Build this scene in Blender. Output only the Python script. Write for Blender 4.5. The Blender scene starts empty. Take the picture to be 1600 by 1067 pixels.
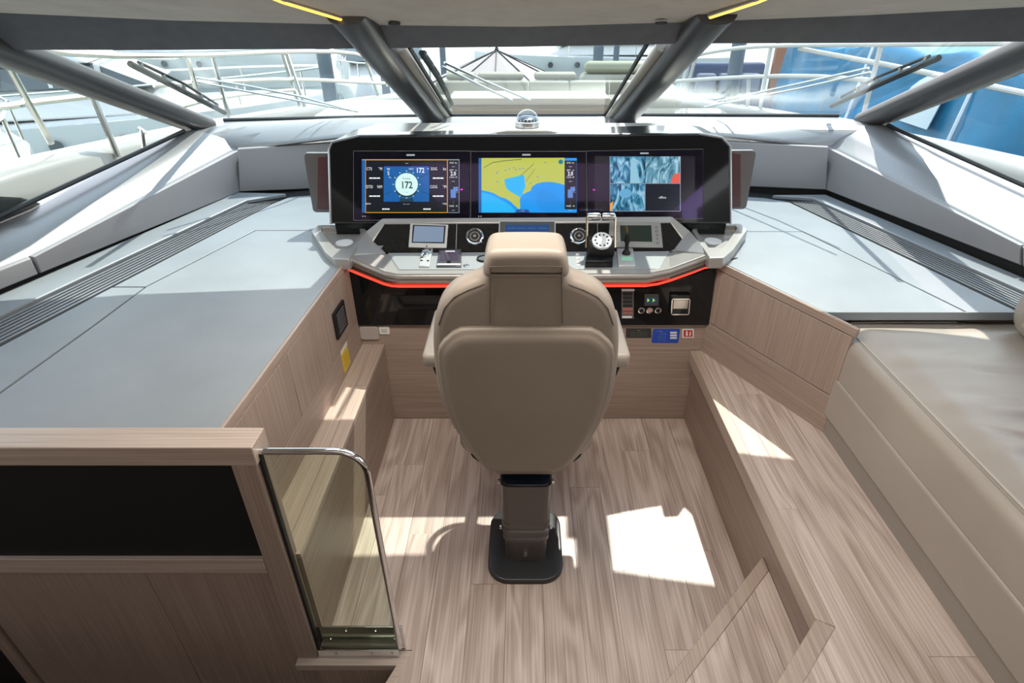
import bpy, bmesh, math, random
from mathutils import Vector, Matrix, noise
random.seed(7)
C = bpy.context.scene.collection
SC = bpy.context.scene
# ------------------------------------------------------------------ camera
F, CX, CY = 905.0, 818.0, 533.5
PITCH = math.atan(541.0 / 905.0)
H = 1.95
SP, CP = math.sin(PITCH), math.cos(PITCH)
cam = bpy.data.cameras.new('camera')
cam.sensor_width = 36.0
cam.lens = 36.0 * F / 1600.0
cam.shift_x = -(CX - 800.0) / 1600.0
cam.clip_start = 0.02
cam.clip_end = 300
camo = bpy.data.objects.new('camera', cam)
camo.location = (0, 0, H)
camo.rotation_euler = (math.pi / 2 - PITCH, 0, 0)
C.objects.link(camo)
SC.camera = camo
# ------------------------------------------------------------------ world, sun, lamps, exposure
SC.view_settings.view_transform = 'Standard'
SC.view_settings.look = 'None'
SC.view_settings.gamma = 1.0
SC.view_settings.use_curve_mapping = False
SC.view_settings.exposure = 0.22
SKY_STRENGTH = 1.4
w = bpy.data.worlds.new('sky'); SC.world = w; w.use_nodes = True
nt = w.node_tree; nt.nodes.clear()
out = nt.nodes.new('ShaderNodeOutputWorld'); bg = nt.nodes.new('ShaderNodeBackground')
tc = nt.nodes.new('ShaderNodeTexCoord'); sep = nt.nodes.new('ShaderNodeSeparateXYZ')
rmp = nt.nodes.new('ShaderNodeValToRGB')
nt.links.new(tc.outputs['Generated'], sep.inputs[0]); nt.links.new(sep.outputs['Z'], rmp.inputs[0])
rmp.color_ramp.elements[0].position = 0.0; rmp.color_ramp.elements[0].color = (1.0, 0.99, 0.97, 1)
rmp.color_ramp.elements[1].position = 0.75; rmp.color_ramp.elements[1].color = (0.66, 0.79, 0.97, 1)
nt.links.new(rmp.outputs[0], bg.inputs[0]); bg.inputs[1].default_value = SKY_STRENGTH * 1.8
nt.links.new(bg.outputs[0], out.inputs[0])
sun = bpy.data.lights.new('sun', 'SUN'); sun.energy = 6.0; sun.angle = 0.012; sun.color = (1.0, 0.95, 0.87)
suno = bpy.data.objects.new('sun', sun); C.objects.link(suno)
sd = Vector((0.22, 0.636, 1.0)).normalized()
suno.rotation_euler = sd.to_track_quat('Z', 'Y').to_euler()
suno.location = (0, 0, 12)
def area(name, loc, sx, sy, e, col, rot=(0, 0, 0)):
    l = bpy.data.lights.new(name, 'AREA'); l.shape = 'RECTANGLE'; l.size = sx; l.size_y = sy; l.energy = e; l.color = col
    o = bpy.data.objects.new(name, l); o.location = loc; o.rotation_euler = rot; C.objects.link(o); return o
# added fill lights above and behind the helm, brightening the shaded cabin
area('saloon_fill_light', (0, -0.9, 2.12), 2.2, 1.6, 9, (1.0, 0.93, 0.85))
area('helm_fill_light', (0, 1.45, 2.02), 1.6, 0.35, 24, (1.0, 0.93, 0.85))
# ------------------------------------------------------------------ pixel rays (modelling helper)
def ray(u, v):
    dv = v - CY
    return Vector((u - CX, F * CP - dv * SP, -F * SP - dv * CP))
def PZ(u, v, z):
    r = ray(u, v); t = (z - H) / r.z
    return Vector((r.x * t, r.y * t, z))
def PY(u, v, y):
    r = ray(u, v); t = y / r.y
    return Vector((r.x * t, y, H + r.z * t))
def PX(u, v, x):
    r = ray(u, v); t = x / r.x
    return Vector((x, r.y * t, H + r.z * t))
class Plane:
    """a flat frame: o origin, ex / ey in-plane axes, n facing the cabin"""
    def __init__(s, o, ex, ey):
        s.o = Vector(o); s.ex = Vector(ex).normalized(); s.ey = Vector(ey).normalized(); s.n = s.ex.cross(s.ey).normalized()
    def hit(s, u, v):
        r = ray(u, v); t = (s.o - Vector((0, 0, H))).dot(s.n) / r.dot(s.n)
        p = Vector((0, 0, H)) + r * t - s.o
        return (p.dot(s.ex), p.dot(s.ey))
    def at(s, a, b, h=0.0): return s.o + s.ex * a + s.ey * b + s.n * h
def vplane(p0, p1):
    """vertical plane through two plan points, facing its own left-hand normal"""
    d = Vector((p1[0] - p0[0], p1[1] - p0[1], 0))
    return Plane((p0[0], p0[1], 0), d, (0, 0, 1))
PSCR = Plane((0, 2.74, 0.9968), (1, 0, 0), (0, 0.10, 0.37))
PDASH = Plane((0, 2.597, 0.8975), (1, 0, 0), (0, 0.103, 0.113))
PDESK = Plane((0, 2.4, 0.8975), (1, 0, 0), (0, 1, 0))
PFRONT = Plane((0, 2.44, 0), (1, 0, 0), (0, 0, 1))
PWOOD = Plane((0, 2.46, 0), (1, 0, 0), (0, 0, 1))
# ------------------------------------------------------------------ mesh helpers
class MB:
    def __init__(s): s.bm = bmesh.new()
    def vs(s, pts): return [s.bm.verts.new(Vector(p)) for p in pts]
    def face(s, vs):
        try: return s.bm.faces.new(vs)
        except ValueError: return None
    def hull(s, bottom, top):
        """prism between two equal rings of 3D points"""
        a, b = s.vs(bottom), s.vs(top); n = len(a)
        s.face(list(reversed(a))); s.face(b)
        for i in range(n): s.face([a[i], a[(i + 1) % n], b[(i + 1) % n], b[i]])
        return s
    def prism(s, poly, z0, z1):
        return s.hull([(p[0], p[1], z0) for p in poly], [(p[0], p[1], z1) for p in poly])
    def plate(s, pl, poly, h0, h1):
        return s.hull([pl.at(p[0], p[1], h0) for p in poly], [pl.at(p[0], p[1], h1) for p in poly])
    def pplate(s, pl, px, h0, h1): return s.plate(pl, [pl.hit(*p) for p in px], h0, h1)
    def box(s, x0, x1, y0, y1, z0, z1):
        return s.prism([(x0, y0), (x1, y0), (x1, y1), (x0, y1)], z0, z1)
    def loft(s, rings, caps=True, closed=True):
        R = [s.vs(r) for r in rings]; n = len(R[0])
        for a, b in zip(R, R[1:]):
            for i in range(n if closed else n - 1):
                s.face([a[i], a[(i + 1) % n], b[(i + 1) % n], b[i]])
        if caps and closed: s.face(list(reversed(R[0]))); s.face(R[-1])
        return s
    def tube(s, pts, r, seg=8, closed=False):
        pts = [Vector(p) for p in pts]; n = len(pts); rings = []
        up = None
        for i, p in enumerate(pts):
            if closed: d = pts[(i + 1) % n] - pts[i - 1]
            else: d = pts[min(i + 1, n - 1)] - pts[max(i - 1, 0)]
            d.normalize()
            if up is None: up = Vector((0, 0, 1)) if abs(d.z) < 0.9 else Vector((1, 0, 0))
            a = d.cross(up).normalized(); b = a.cross(d).normalized(); up = b
            rr = r[i] if isinstance(r, (list, tuple)) else r
            rings.append([p + (a * math.cos(t) + b * math.sin(t)) * rr for t in [2 * math.pi * k / seg for k in range(seg)]])
        if closed: rings.append(rings[0])
        return s.loft(rings, caps=not closed)
    def cyl(s, c, axis, r0, r1, h, seg=20):
        axis = Vector(axis).normalized(); c = Vector(c)
        a = axis.orthogonal().normalized(); b = axis.cross(a)
        ring = lambda q, r: [q + (a * math.cos(t) + b * math.sin(t)) * r for t in [2 * math.pi * k / seg for k in range(seg)]]
        return s.hull(ring(c, r0), ring(c + axis * h, r1))
    def lathe(s, c, axis, prof, seg=24, ring=False):
        """prof: list of (radius, height) along axis"""
        axis = Vector(axis).normalized(); c = Vector(c)
        a = axis.orthogonal().normalized(); b = axis.cross(a)
        rings = [[c + axis * h + (a * math.cos(t) + b * math.sin(t)) * max(r, 1e-5) for t in [2 * math.pi * k / seg for k in range(seg)]] for r, h in prof]
        if ring: rings.append(rings[0])
        return s.loft(rings, caps=not ring)
def obj(name, mb, mat, parent=None, bevel=0.0, bseg=2, smooth=True, ang=40, label=None, loc=None, kind=None):
    bm = mb.bm if isinstance(mb, MB) else mb
    bmesh.ops.remove_doubles(bm, verts=bm.verts, dist=1e-6)
    bmesh.ops.recalc_face_normals(bm, faces=bm.faces)
    me = bpy.data.meshes.new(name); 
    if parent is not None:
        base = Vector(parent['wbase'])
    else:
        if loc is None:
            xs = [v.co for v in bm.verts]
            base = Vector(((min(p.x for p in xs) + max(p.x for p in xs)) / 2, (min(p.y for p in xs) + max(p.y for p in xs)) / 2, min(p.z for p in xs)))
        else: base = Vector(loc)
    bmesh.ops.translate(bm, verts=bm.verts, vec=-base)
    bm.to_mesh(me); bm.free()
    me.materials.append(mat)
    if smooth:
        me.shade_smooth(); me.set_sharp_from_angle(angle=math.radians(ang))
    o = bpy.data.objects.new(name, me); C.objects.link(o)
    if parent is not None: o.parent = parent; o['wbase'] = parent['wbase']
    else: o.location = base; o['wbase'] = base[:]
    if bevel:
        m = o.modifiers.new('bevel', 'BEVEL'); m.width = bevel; m.segments = bseg; m.limit_method = 'ANGLE'; m.angle_limit = math.radians(35)
    if label: o['label'] = label
    if kind: o['kind'] = kind
    return o
def thing(name, label, cat, loc, group=None):
    o = bpy.data.objects.new(name, None); C.objects.link(o)
    o.empty_display_size = 0.05; o.location = loc; o['wbase'] = Vector(loc)[:]
    o['label'] = label; o['category'] = cat
    if group: o['group'] = group
    return o
def tag(o, label, cat, group=None):
    o['label'] = label; o['category'] = cat
    if group: o['group'] = group
    return o
def setting(name, loc):
    o = bpy.data.objects.new(name, None); C.objects.link(o); o.empty_display_size = 0.05
    o.location = loc; o['wbase'] = Vector(loc)[:]; o['kind'] = 'structure'; return o
def struct(name, mb, mat, **k): return obj(name, mb, mat, kind='structure', **k)
def chaikin(p, n=1, closed=True):
    for _ in range(n):
        q = []; m = len(p)
        for i in range(m if closed else m - 1):
            a, b = Vector(p[i]), Vector(p[(i + 1) % m]); q += [a * .75 + b * .25, a * .25 + b * .75]
        p = q if closed else [Vector(p[0])] + q + [Vector(p[-1])]
    return [tuple(x) for x in p]
def clip(poly, a, b, c):
    """keep the part with a*x+b*y<=c"""
    r = []; n = len(poly)
    for i in range(n):
        p, q = poly[i], poly[(i + 1) % n]; dp = a * p[0] + b * p[1] - c; dq = a * q[0] + b * q[1] - c
        if dp <= 0: r.append(p)
        if dp * dq < 0:
            t = dp / (dp - dq); r.append((p[0] + (q[0] - p[0]) * t, p[1] + (q[1] - p[1]) * t))
    return r
def area2(p): return sum(p[i][0] * p[(i + 1) % len(p)][1] - p[(i + 1) % len(p)][0] * p[i][1] for i in range(len(p))) / 2
def inset(poly, d):
    if area2(poly) < 0: poly = list(reversed(poly))
    n = len(poly); r = []
    for i in range(n):
        p0, p1, p2 = Vector(poly[i - 1]), Vector(poly[i]), Vector(poly[(i + 1) % n])
        e1 = (p1 - p0).normalized(); e2 = (p2 - p1).normalized()
        n1 = Vector((-e1.y, e1.x)); n2 = Vector((-e2.y, e2.x)); m = n1 + n2
        if m.length < 1e-6: m = n1
        m.normalize(); k = max(0.45, m.dot(n1)); r.append(tuple(p1 + m * (d / k)))
    return r
def slab(mb, pl, poly, h0, h1, r, dome=0.0, both=False, seg=4, dq=(1.6, 2.4, 3.6)):
    """cushion-like plate: outline poly on plane pl from height h0 to h1, rounded edge r on the h1 side, and a soft dome"""
    if area2(poly) < 0: poly = list(reversed(poly))
    rings = []
    if both:
        for k in range(seg, 0, -1):
            t = math.pi / 2 * k / seg
            rings.append([pl.at(p[0], p[1], h0 + r - r * math.sin(t)) for p in inset(poly, r * (1 - math.cos(t)))])
    else: rings.append([pl.at(p[0], p[1], h0) for p in poly])
    for k in range(0, seg + 1):
        t = math.pi / 2 * k / seg
        rings.append([pl.at(p[0], p[1], h1 - r + r * math.sin(t)) for p in inset(poly, r * (1 - math.cos(t)))])
    if dome:
        for q, hh in zip(dq, (.45, .8, 1.0)):
            rings.append([pl.at(p[0], p[1], h1 + dome * hh) for p in inset(poly, r * q)])
    mb.loft(rings); return mb
def rrect(x0, x1, y0, y1, r, seg=5):
    o = []
    for cx, cy, a in ((x1 - r, y1 - r, 0), (x0 + r, y1 - r, 90), (x0 + r, y0 + r, 180), (x1 - r, y0 + r, 270)):
        for k in range(seg + 1):
            t = math.radians(a + 90 * k / seg); o.append((cx + r * math.cos(t), cy + r * math.sin(t)))
    return o
def circ(c, r, n=28): return [(c[0] + r * math.cos(2 * math.pi * k / n), c[1] + r * math.sin(2 * math.pi * k / n)) for k in range(n)]
def beam(p0, p1, w, h, up=(0, 0, 1), seg=16, w1=None, h1=None, e=2.6):
    """rounded flat bar"""
    p0, p1 = Vector(p0), Vector(p1); d = (p1 - p0).normalized(); a = d.cross(Vector(up)).normalized(); b = a.cross(d)
    mb = MB(); rings = []
    for k in range(5):
        t = k / 4; q = p0.lerp(p1, t); ww = w + ((w1 or w) - w) * t; hh = h + ((h1 or h) - h) * t
        ring = []
        for j in range(seg):
            an = 2 * math.pi * j / seg; c, s_ = math.cos(an), math.sin(an)
            ring.append(q + a * (math.copysign(abs(c) ** (2 / e), c) * ww / 2) + b * (math.copysign(abs(s_) ** (2 / e), s_) * hh / 2))
        rings.append(ring)
    return mb.loft(rings)
# ------------------------------------------------------------------ materials
MATS = {}
def mat(name, col, rough=0.5, metal=0.0, coat=0.0, emit=None, es=1.0, spec=0.5, bump=0.0, bscale=200.0, var=0.0, vscale=4.0, coat_rough=0.03):
    if name in MATS: return MATS[name]
    m = bpy.data.materials.new(name); m.use_nodes = True; n = m.node_tree; b = n.nodes['Principled BSDF']
    b.inputs['Base Color'].default_value = (*col, 1); b.inputs['Roughness'].default_value = rough; b.inputs['Metallic'].default_value = metal
    b.inputs['Coat Weight'].default_value = coat; b.inputs['Coat Roughness'].default_value = coat_rough
    b.inputs['Specular IOR Level'].default_value = spec
    if emit: b.inputs['Emission Color'].default_value = (*emit, 1); b.inputs['Emission Strength'].default_value = es
    if bump or var:
        t = n.nodes.new('ShaderNodeTexCoord')
    if bump:
        no = n.nodes.new('ShaderNodeTexNoise'); no.inputs['Scale'].default_value = bscale; no.inputs['Detail'].default_value = 4
        bp = n.nodes.new('ShaderNodeBump'); bp.inputs['Strength'].default_value = bump; bp.inputs['Distance'].default_value = 0.002
        n.links.new(t.outputs['Object'], no.inputs['Vector']); n.links.new(no.outputs['Fac'], bp.inputs['Height']); n.links.new(bp.outputs[0], b.inputs['Normal'])
    if var:
        no = n.nodes.new('ShaderNodeTexNoise'); no.inputs['Scale'].default_value = vscale; no.inputs['Detail'].default_value = 5
        r = n.nodes.new('ShaderNodeValToRGB'); r.color_ramp.elements[0].position = 0.3; r.color_ramp.elements[1].position = 0.7
        r.color_ramp.elements[0].color = (*[c * (1 - var) for c in col], 1); r.color_ramp.elements[1].color = (*[min(1, c * (1 + var)) for c in col], 1)
        n.links.new(t.outputs['Object'], no.inputs['Vector']); n.links.new(no.outputs['Fac'], r.inputs[0]); n.links.new(r.outputs[0], b.inputs['Base Color'])
    MATS[name] = m; return m
def wood(name, dark, light, axis='Y', rough=0.45, contour=10.0, amt=0.5, rotz=0.0, across=7.0, bump=0.25):
    m = bpy.data.materials.new(name); m.use_nodes = True; n = m.node_tree; b = n.nodes['Principled BSDF']; L = n.links
    t = n.nodes.new('ShaderNodeTexCoord'); oi = n.nodes.new('ShaderNodeObjectInfo')
    mr = n.nodes.new('ShaderNodeMapping'); mr.inputs['Rotation'].default_value = (0, 0, rotz)
    mp = n.nodes.new('ShaderNodeMapping'); sc = {'X': (0.9, across, across), 'Y': (across, 0.9, across), 'Z': (across, across, 0.9)}[axis]
    mp.inputs['Scale'].default_value = sc
    comb = n.nodes.new('ShaderNodeVectorMath'); comb.operation = 'SCALE'; comb.inputs[0].default_value = (17.0, 31.0, 23.0)
    L.new(oi.outputs['Random'], comb.inputs['Scale'])
    add = n.nodes.new('ShaderNodeVectorMath'); add.operation = 'ADD'
    L.new(t.outputs['Object'], mr.inputs['Vector']); L.new(mr.outputs[0], mp.inputs['Vector']); L.new(mp.outputs[0], add.inputs[0]); L.new(comb.outputs[0], add.inputs[1])
    n1 = n.nodes.new('ShaderNodeTexNoise'); n1.inputs['Scale'].default_value = 1.0; n1.inputs['Detail'].default_value = 2; n1.inputs['Distortion'].default_value = 0.35
    L.new(add.outputs[0], n1.inputs['Vector'])
    mu = n.nodes.new('ShaderNodeMath'); mu.operation = 'MULTIPLY'; mu.inputs[1].default_value = contour * 6.283; L.new(n1.outputs['Fac'], mu.inputs[0])
    si = n.nodes.new('ShaderNodeMath'); si.operation = 'SINE'; L.new(mu.outputs[0], si.inputs[0])
    m2 = n.nodes.new('ShaderNodeMapping'); m2.inputs['Scale'].default_value = {'X': (2.5, 170, 170), 'Y': (170, 2.5, 170), 'Z': (170, 170, 2.5)}[axis]
    ad2 = n.nodes.new('ShaderNodeVectorMath'); ad2.operation = 'ADD'; L.new(mr.outputs[0], m2.inputs['Vector']); L.new(m2.outputs[0], ad2.inputs[0]); L.new(comb.outputs[0], ad2.inputs[1])
    n2 = n.nodes.new('ShaderNodeTexNoise'); n2.inputs['Scale'].default_value = 1.0; n2.inputs['Detail'].default_value = 3; L.new(ad2.outputs[0], n2.inputs['Vector'])
    # combine: fibre noise + contour lines
    k1 = n.nodes.new('ShaderNodeMath'); k1.operation = 'MULTIPLY_ADD'; k1.inputs[1].default_value = 0.14 * amt; k1.inputs[2].default_value = 0.0; L.new(si.outputs[0], k1.inputs[0])
    k2 = n.nodes.new('ShaderNodeMath'); k2.operation = 'ADD'; L.new(k1.outputs[0], k2.inputs[0]); L.new(n2.outputs['Fac'], k2.inputs[1])
    k3 = n.nodes.new('ShaderNodeMath'); k3.operation = 'MULTIPLY_ADD'; k3.inputs[1].default_value = 0.16; k3.inputs[2].default_value = -0.08; L.new(oi.outputs['Random'], k3.inputs[0])
    k4 = n.nodes.new('ShaderNodeMath'); k4.operation = 'ADD'; L.new(k2.outputs[0], k4.inputs[0]); L.new(k3.outputs[0], k4.inputs[1])
    r = n.nodes.new('ShaderNodeValToRGB'); r.color_ramp.elements[0].position = 0.18; r.color_ramp.elements[1].position = 0.80
    r.color_ramp.elements[0].color = (*dark, 1); r.color_ramp.elements[1].color = (*light, 1)
    L.new(k4.outputs[0], r.inputs[0]); L.new(r.outputs[0], b.inputs['Base Color'])
    b.inputs['Roughness'].default_value = rough
    bp = n.nodes.new('ShaderNodeBump'); bp.inputs['Strength'].default_value = bump; bp.inputs['Distance'].default_value = 0.001
    L.new(k2.outputs[0], bp.inputs['Height']); L.new(bp.outputs[0], b.inputs['Normal'])
    return m
def glassmat(name, tint, gloss=0.9, ior=1.45, rough=0.0, ref=(1, 1, 1)):
    m = bpy.data.materials.new(name); m.use_nodes = True; n = m.node_tree; n.nodes.clear(); L = n.links
    o = n.nodes.new('ShaderNodeOutputMaterial'); tr = n.nodes.new('ShaderNodeBsdfTransparent'); tr.inputs[0].default_value = (*tint, 1)
    gl = n.nodes.new('ShaderNodeBsdfGlossy'); gl.inputs['Color'].default_value = (*ref, 1); gl.inputs['Roughness'].default_value = rough
    mx = n.nodes.new('ShaderNodeMixShader'); lw = n.nodes.new('ShaderNodeLayerWeight'); lw.inputs['Blend'].default_value = 0.5
    pw_ = n.nodes.new('ShaderNodeMath'); pw_.operation = 'POWER'; pw_.inputs[1].default_value = 5.0; L.new(lw.outputs['Facing'], pw_.inputs[0])
    f0 = ((ior - 1) / (ior + 1)) ** 2
    mu = n.nodes.new('ShaderNodeMath'); mu.operation = 'MULTIPLY_ADD'; mu.inputs[1].default_value = gloss * (1 - f0); mu.inputs[2].default_value = gloss * f0; L.new(pw_.outputs[0], mu.inputs[0])
    L.new(mu.outputs[0], mx.inputs[0]); L.new(tr.outputs[0], mx.inputs[1]); L.new(gl.outputs[0], mx.inputs[2]); L.new(mx.outputs[0], o.inputs[0])
    return m
OAK_D, OAK_L = (0.30, 0.225, 0.175), (0.56, 0.46, 0.385)
W_FLOOR = wood('oak_floor', (0.34, 0.255, 0.21), (0.63, 0.525, 0.465), 'Y', 0.40, contour=8, amt=1.0, across=6)
W_STEP = W_FLOOR
WD, WL = (0.25, 0.18, 0.145), (0.40, 0.305, 0.25)
W_Y = wood('oak_along_y', WD, WL, 'Y', 0.5, contour=4, amt=0.4)
W_X = wood('oak_along_x', WD, WL, 'X', 0.5, contour=4, amt=0.4)
W_Z = wood('oak_upright', WD, WL, 'Z', 0.5, contour=3, amt=0.3)
W_TRIM = wood('oak_trim', (0.30, 0.225, 0.18), (0.50, 0.40, 0.33), 'Y', 0.4, contour=3, amt=0.3)
W_TRIMX = wood('oak_trim_x', (0.34, 0.26, 0.21), (0.56, 0.46, 0.39), 'X', 0.4, contour=3, amt=0.3)
M_LEA = mat('taupe_leather', (0.275, 0.23, 0.187), 0.42, bump=0.15, bscale=260, var=0.05)
M_LEA2 = mat('taupe_leather_sofa', (0.35, 0.305, 0.262), 0.40, bump=0.15, bscale=220, var=0.05, vscale=3)
M_SEAM = mat('thread', (0.12, 0.10, 0.085), 0.8)
M_COUNTER = mat('grey_leatherette', (0.235, 0.255, 0.275), 0.38, bump=0.25, bscale=420, var=0.06, vscale=5)
M_DARK = mat('black_matt', (0.012, 0.012, 0.013), 0.6)
M_BLACKP = mat('black_panel', (0.014, 0.014, 0.014), 0.55, spec=0.2)
M_GLOSS = mat('black_gloss', (0.006, 0.007, 0.008), 0.05, spec=0.32)
M_SILVER = mat('silver_grey_paint', (0.25, 0.25, 0.252), 0.34, metal=0.35, coat=0.2, coat_rough=0.2)
M_RIM = mat('satin_desk_rim', (0.40, 0.385, 0.365), 0.33, metal=0.55)
M_DESKP = mat('grey_desk_pad', (0.27, 0.285, 0.29), 0.45, metal=0.2, bump=0.1, bscale=500)
M_FACE = mat('lilac_grey_leather', (0.27, 0.262, 0.27), 0.5, bump=0.15, bscale=300)
M_PILLAR = mat('graphite_pillar', (0.062, 0.060, 0.060), 0.36, metal=0.2)
M_HEADER = mat('charcoal_fabric', (0.095, 0.10, 0.11), 0.7, bump=0.3, bscale=500, var=0.1, vscale=20)
M_CEIL = mat('beige_fabric', (0.56, 0.52, 0.45), 0.75, bump=0.3, bscale=500, var=0.08, vscale=8)
M_CHROME = mat('chrome', (0.80, 0.81, 0.83), 0.08, metal=1.0)
M_STEEL = mat('brushed_steel', (0.60, 0.60, 0.60), 0.25, metal=1.0)
M_SLAT = mat('dark_slat', (0.26, 0.27, 0.28), 0.35, metal=0.6)
M_COLUMN = mat('bronze_grey_paint', (0.13, 0.118, 0.11), 0.33, metal=0.4)
M_BASE = mat('black_base_paint', (0.03, 0.03, 0.032), 0.28)
M_GLASS = glassmat('window_glass', (0.90, 0.94, 0.93), gloss=0.35)
M_GUARD = glassmat('guard_glass', (0.90, 0.94, 0.88), gloss=1.0)
M_WHITE = mat('white_plastic', (0.75, 0.75, 0.74), 0.4)
def emis(name, col, s=1.0): return mat(name, (0.01, 0.01, 0.01), 0.15, emit=col, es=s)
# ================================================================== SETTING
# ---- helm floor planks
floor = setting('floor', (0.08, 1.5, -0.02))
PW = 0.139; G = 0.0012
def plank(parent, poly, z1, z0, m):
    if len(poly) < 3 or abs(area2(poly)) < 4e-4: return
    obj('plank', MB().prism(poly, z0, z1), m, parent, smooth=False)
joints = {-1: [1.68], 1: [1.438], 2: [2.05], 5: [1.498], 6: [1.176, 2.2], 7: [1.593], 0: [0.9, 2.3], 3: [0.75], 4: [1.95, 1.0], -2: [2.1], -3: [1.9], 8: [1.3]}
for k in range(-3, 9):
    x0 = -0.3435 + PW * (k - 0) - 0; x1 = x0 + PW
    cuts = [0.45] + sorted(joints.get(k, [])) + [2.458]
    for a, b in zip(cuts, cuts[1:]):
        xa, xb = max(x0, -0.70) + G / 2, min(x1, 0.872) - G / 2
        if xa >= xb: continue
        if xb < -0.385: a = max(a, 1.176); 
        if a >= b: continue
        if k == -1:
            if a < 1.176: poly = [(xa, b), (xa, 1.176), (-0.386, 1.176), (-0.437, 1.06), (-0.437, a), (xb, a), (xb, b)]; poly.reverse()
            else: poly = [(xa, a), (xb, a), (xb, b), (xa, b)]
        else: poly = [(xa, a + G / 2), (xb, a + G / 2), (xb, b - G / 2), (xa, b - G / 2)]
        plank(floor, poly, 0.0, -0.018, W_FLOOR)
obj('subfloor', MB().prism([(-0.84, 2.50), (-0.84, 1.175), (-0.38, 1.175), (-0.44, 1.05), (-0.44, 0.45), (0.90, 0.45), (0.90, 2.50)], -0.05, -0.0185), M_DARK, floor)
# ---- raised platform planks, beside the sofa
ZP = 0.427
plat = setting('floor', (1.1, 1.2, ZP - 0.02))
pj = {0: [1.42], 1: [2.09], 2: [0.9], -1: [0.5], -2: [0.35]}
for k in range(-4, 3):
    x0 = 0.809 + PW * k; x1 = x0 + PW
    cuts = [-0.6] + sorted(pj.get(k, [])) + [2.5]
    for a, b in zip(cuts, cuts[1:]):
        poly = [(x0 + G / 2, a + G / 2), (x1 - G / 2, a + G / 2), (x1 - G / 2, b - G / 2), (x0 + G / 2, b - G / 2)]
        if k < 0: poly = clip(poly, -1, 1, 0.108)
        elif k == 0:
            full = poly; poly = clip(full, -1, 0, -0.8752)
            tri = clip(clip(full, 1, 0, 0.8752), -1, 1, 0.108)
            if len(tri) > 2 and len(poly) > 2 and a < 0.95:
                poly = [(x0 + G / 2, a), (x1 - G / 2, a), (x1 - G / 2, b), (0.8752, b), (0.8752, 0.983), (x0 + G / 2, x0 + 0.108)]
        poly = clip(poly, 0.613, 0.348, 0.613 * 0.895 + 0.348 * 2.46)
        plank(plat, poly, ZP, ZP - 0.018, W_STEP)
obj('subfloor', MB().prism([(-2.3, -3.2), (2.3, -3.2), (2.3, 0.3), (1.22, 1.86), (0.90, 2.46), (0.88, 2.46), (0.88, 0.98), (0.1, 0.2), (-0.45, 0.2), (-0.80, 0.2), (-2.3, 0.2)], ZP - 0.06, ZP - 0.0185), W_FLOOR, plat)
# ---- middle step
step = setting('floor', (0.7, 0.95, 0.17))
for k in range(-3, 2):
    x0 = 0.641 + PW * k; x1 = x0 + PW
    poly = [(x0 + G / 2, 0.2), (x1 - G / 2, 0.2), (x1 - G / 2, 2.0), (x0 + G / 2, 2.0)]
    poly = clip(clip(clip(poly, -1, 1, 0.469), 1, -1, -0.15), 1, 0, 0.858)
    plank(step, poly, 0.22, 0.20, W_STEP)
obj('nosing', MB().prism([(0.858, 1.388), (0.858, 1.327), (0.20, 0.669), (0.20, 0.730)], 0.185, 0.2225), W_TRIM, step, bevel=0.003)
obj('riser', MB().prism([(0.858, 1.37), (0.858, 1.35), (0.20, 0.692), (0.20, 0.712)], 0.0, 0.184), W_X, step)
# ---- right side of the pit
wr = setting('wall_right', (0.87, 1.6, 0))
obj('panel', MB().box(0.860, 0.878, 0.86, 2.458, 0.0, 0.364), W_Y, wr, bevel=0.001)
tr = struct('trim_1', MB().prism([(0.831, 1.009), (0.8755, 0.985), (0.8755, 2.458), (0.831, 2.458)], 0.366, ZP + 0.001), W_TRIM, bevel=0.003)
struct('trim_2', MB().prism([(0.831, 1.0085), (0.30, 0.4775), (0.30, 0.407), (0.876, 0.983)], 0.366, ZP + 0.001), W_TRIM, bevel=0.003)
struct('baseboard_step', MB().prism([(0.855, 0.985), (0.32, 0.45), (0.32, 0.43), (0.86, 0.97)], 0.221, 0.365), W_X)
# right tall wall with panel, strip and top rail
RW0, RW1 = (0.884, 2.458), (1.215, 1.83)
pr = vplane(RW0, RW1)   # facing the pit
def rl(t): return (RW0[0] + (RW1[0] - RW0[0]) * t, RW0[1] + (RW1[1] - RW0[1]) * t)
wrt = setting('wall_right', (1.1, 2.1, ZP))
L_ = (Vector(RW0) - Vector(RW1)).length
def wallpanel(name, pl, a0, a1, b0, b1, m, parent, t=0.018, h=0.0, bev=0.0015): return obj(name, MB().plate(pl, [(a0, b0), (a1, b0), (a1, b1), (a0, b1)], -t, h), m, parent, bevel=bev)
wallpanel('rail', pr, 0, L_, 0.872, 0.905, wood('oak_side_rail', WD, WL, 'X', 0.5, contour=4, amt=0.4, rotz=math.radians(62.2)), wrt)
wallpanel('panel', pr, 0, L_ * .985, 0.599, 0.868, W_Z, wrt)
W_XR = wood('oak_along_side_wall', WD, WL, 'X', 0.5, contour=4, amt=0.4, rotz=math.radians(62.2))
wallpanel('strip', pr, 0, L_, ZP, 0.595, W_XR, wrt)
wallpanel('backing', pr, 0.0, L_ - 0.04, ZP, 0.90, M_DARK, wrt, t=0.03, h=-0.019)
# ---- front wooden wall
wf = setting('wall_front', (0.05, 2.47, 0))
for a, b in ((0, .142), (.1435, .285), (.2865, .43), (.4315, .575)):
    obj('plank', MB().box(-0.81, 0.90, 2.46, 2.475, a, b), W_X, wf, bevel=0.0008)
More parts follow.
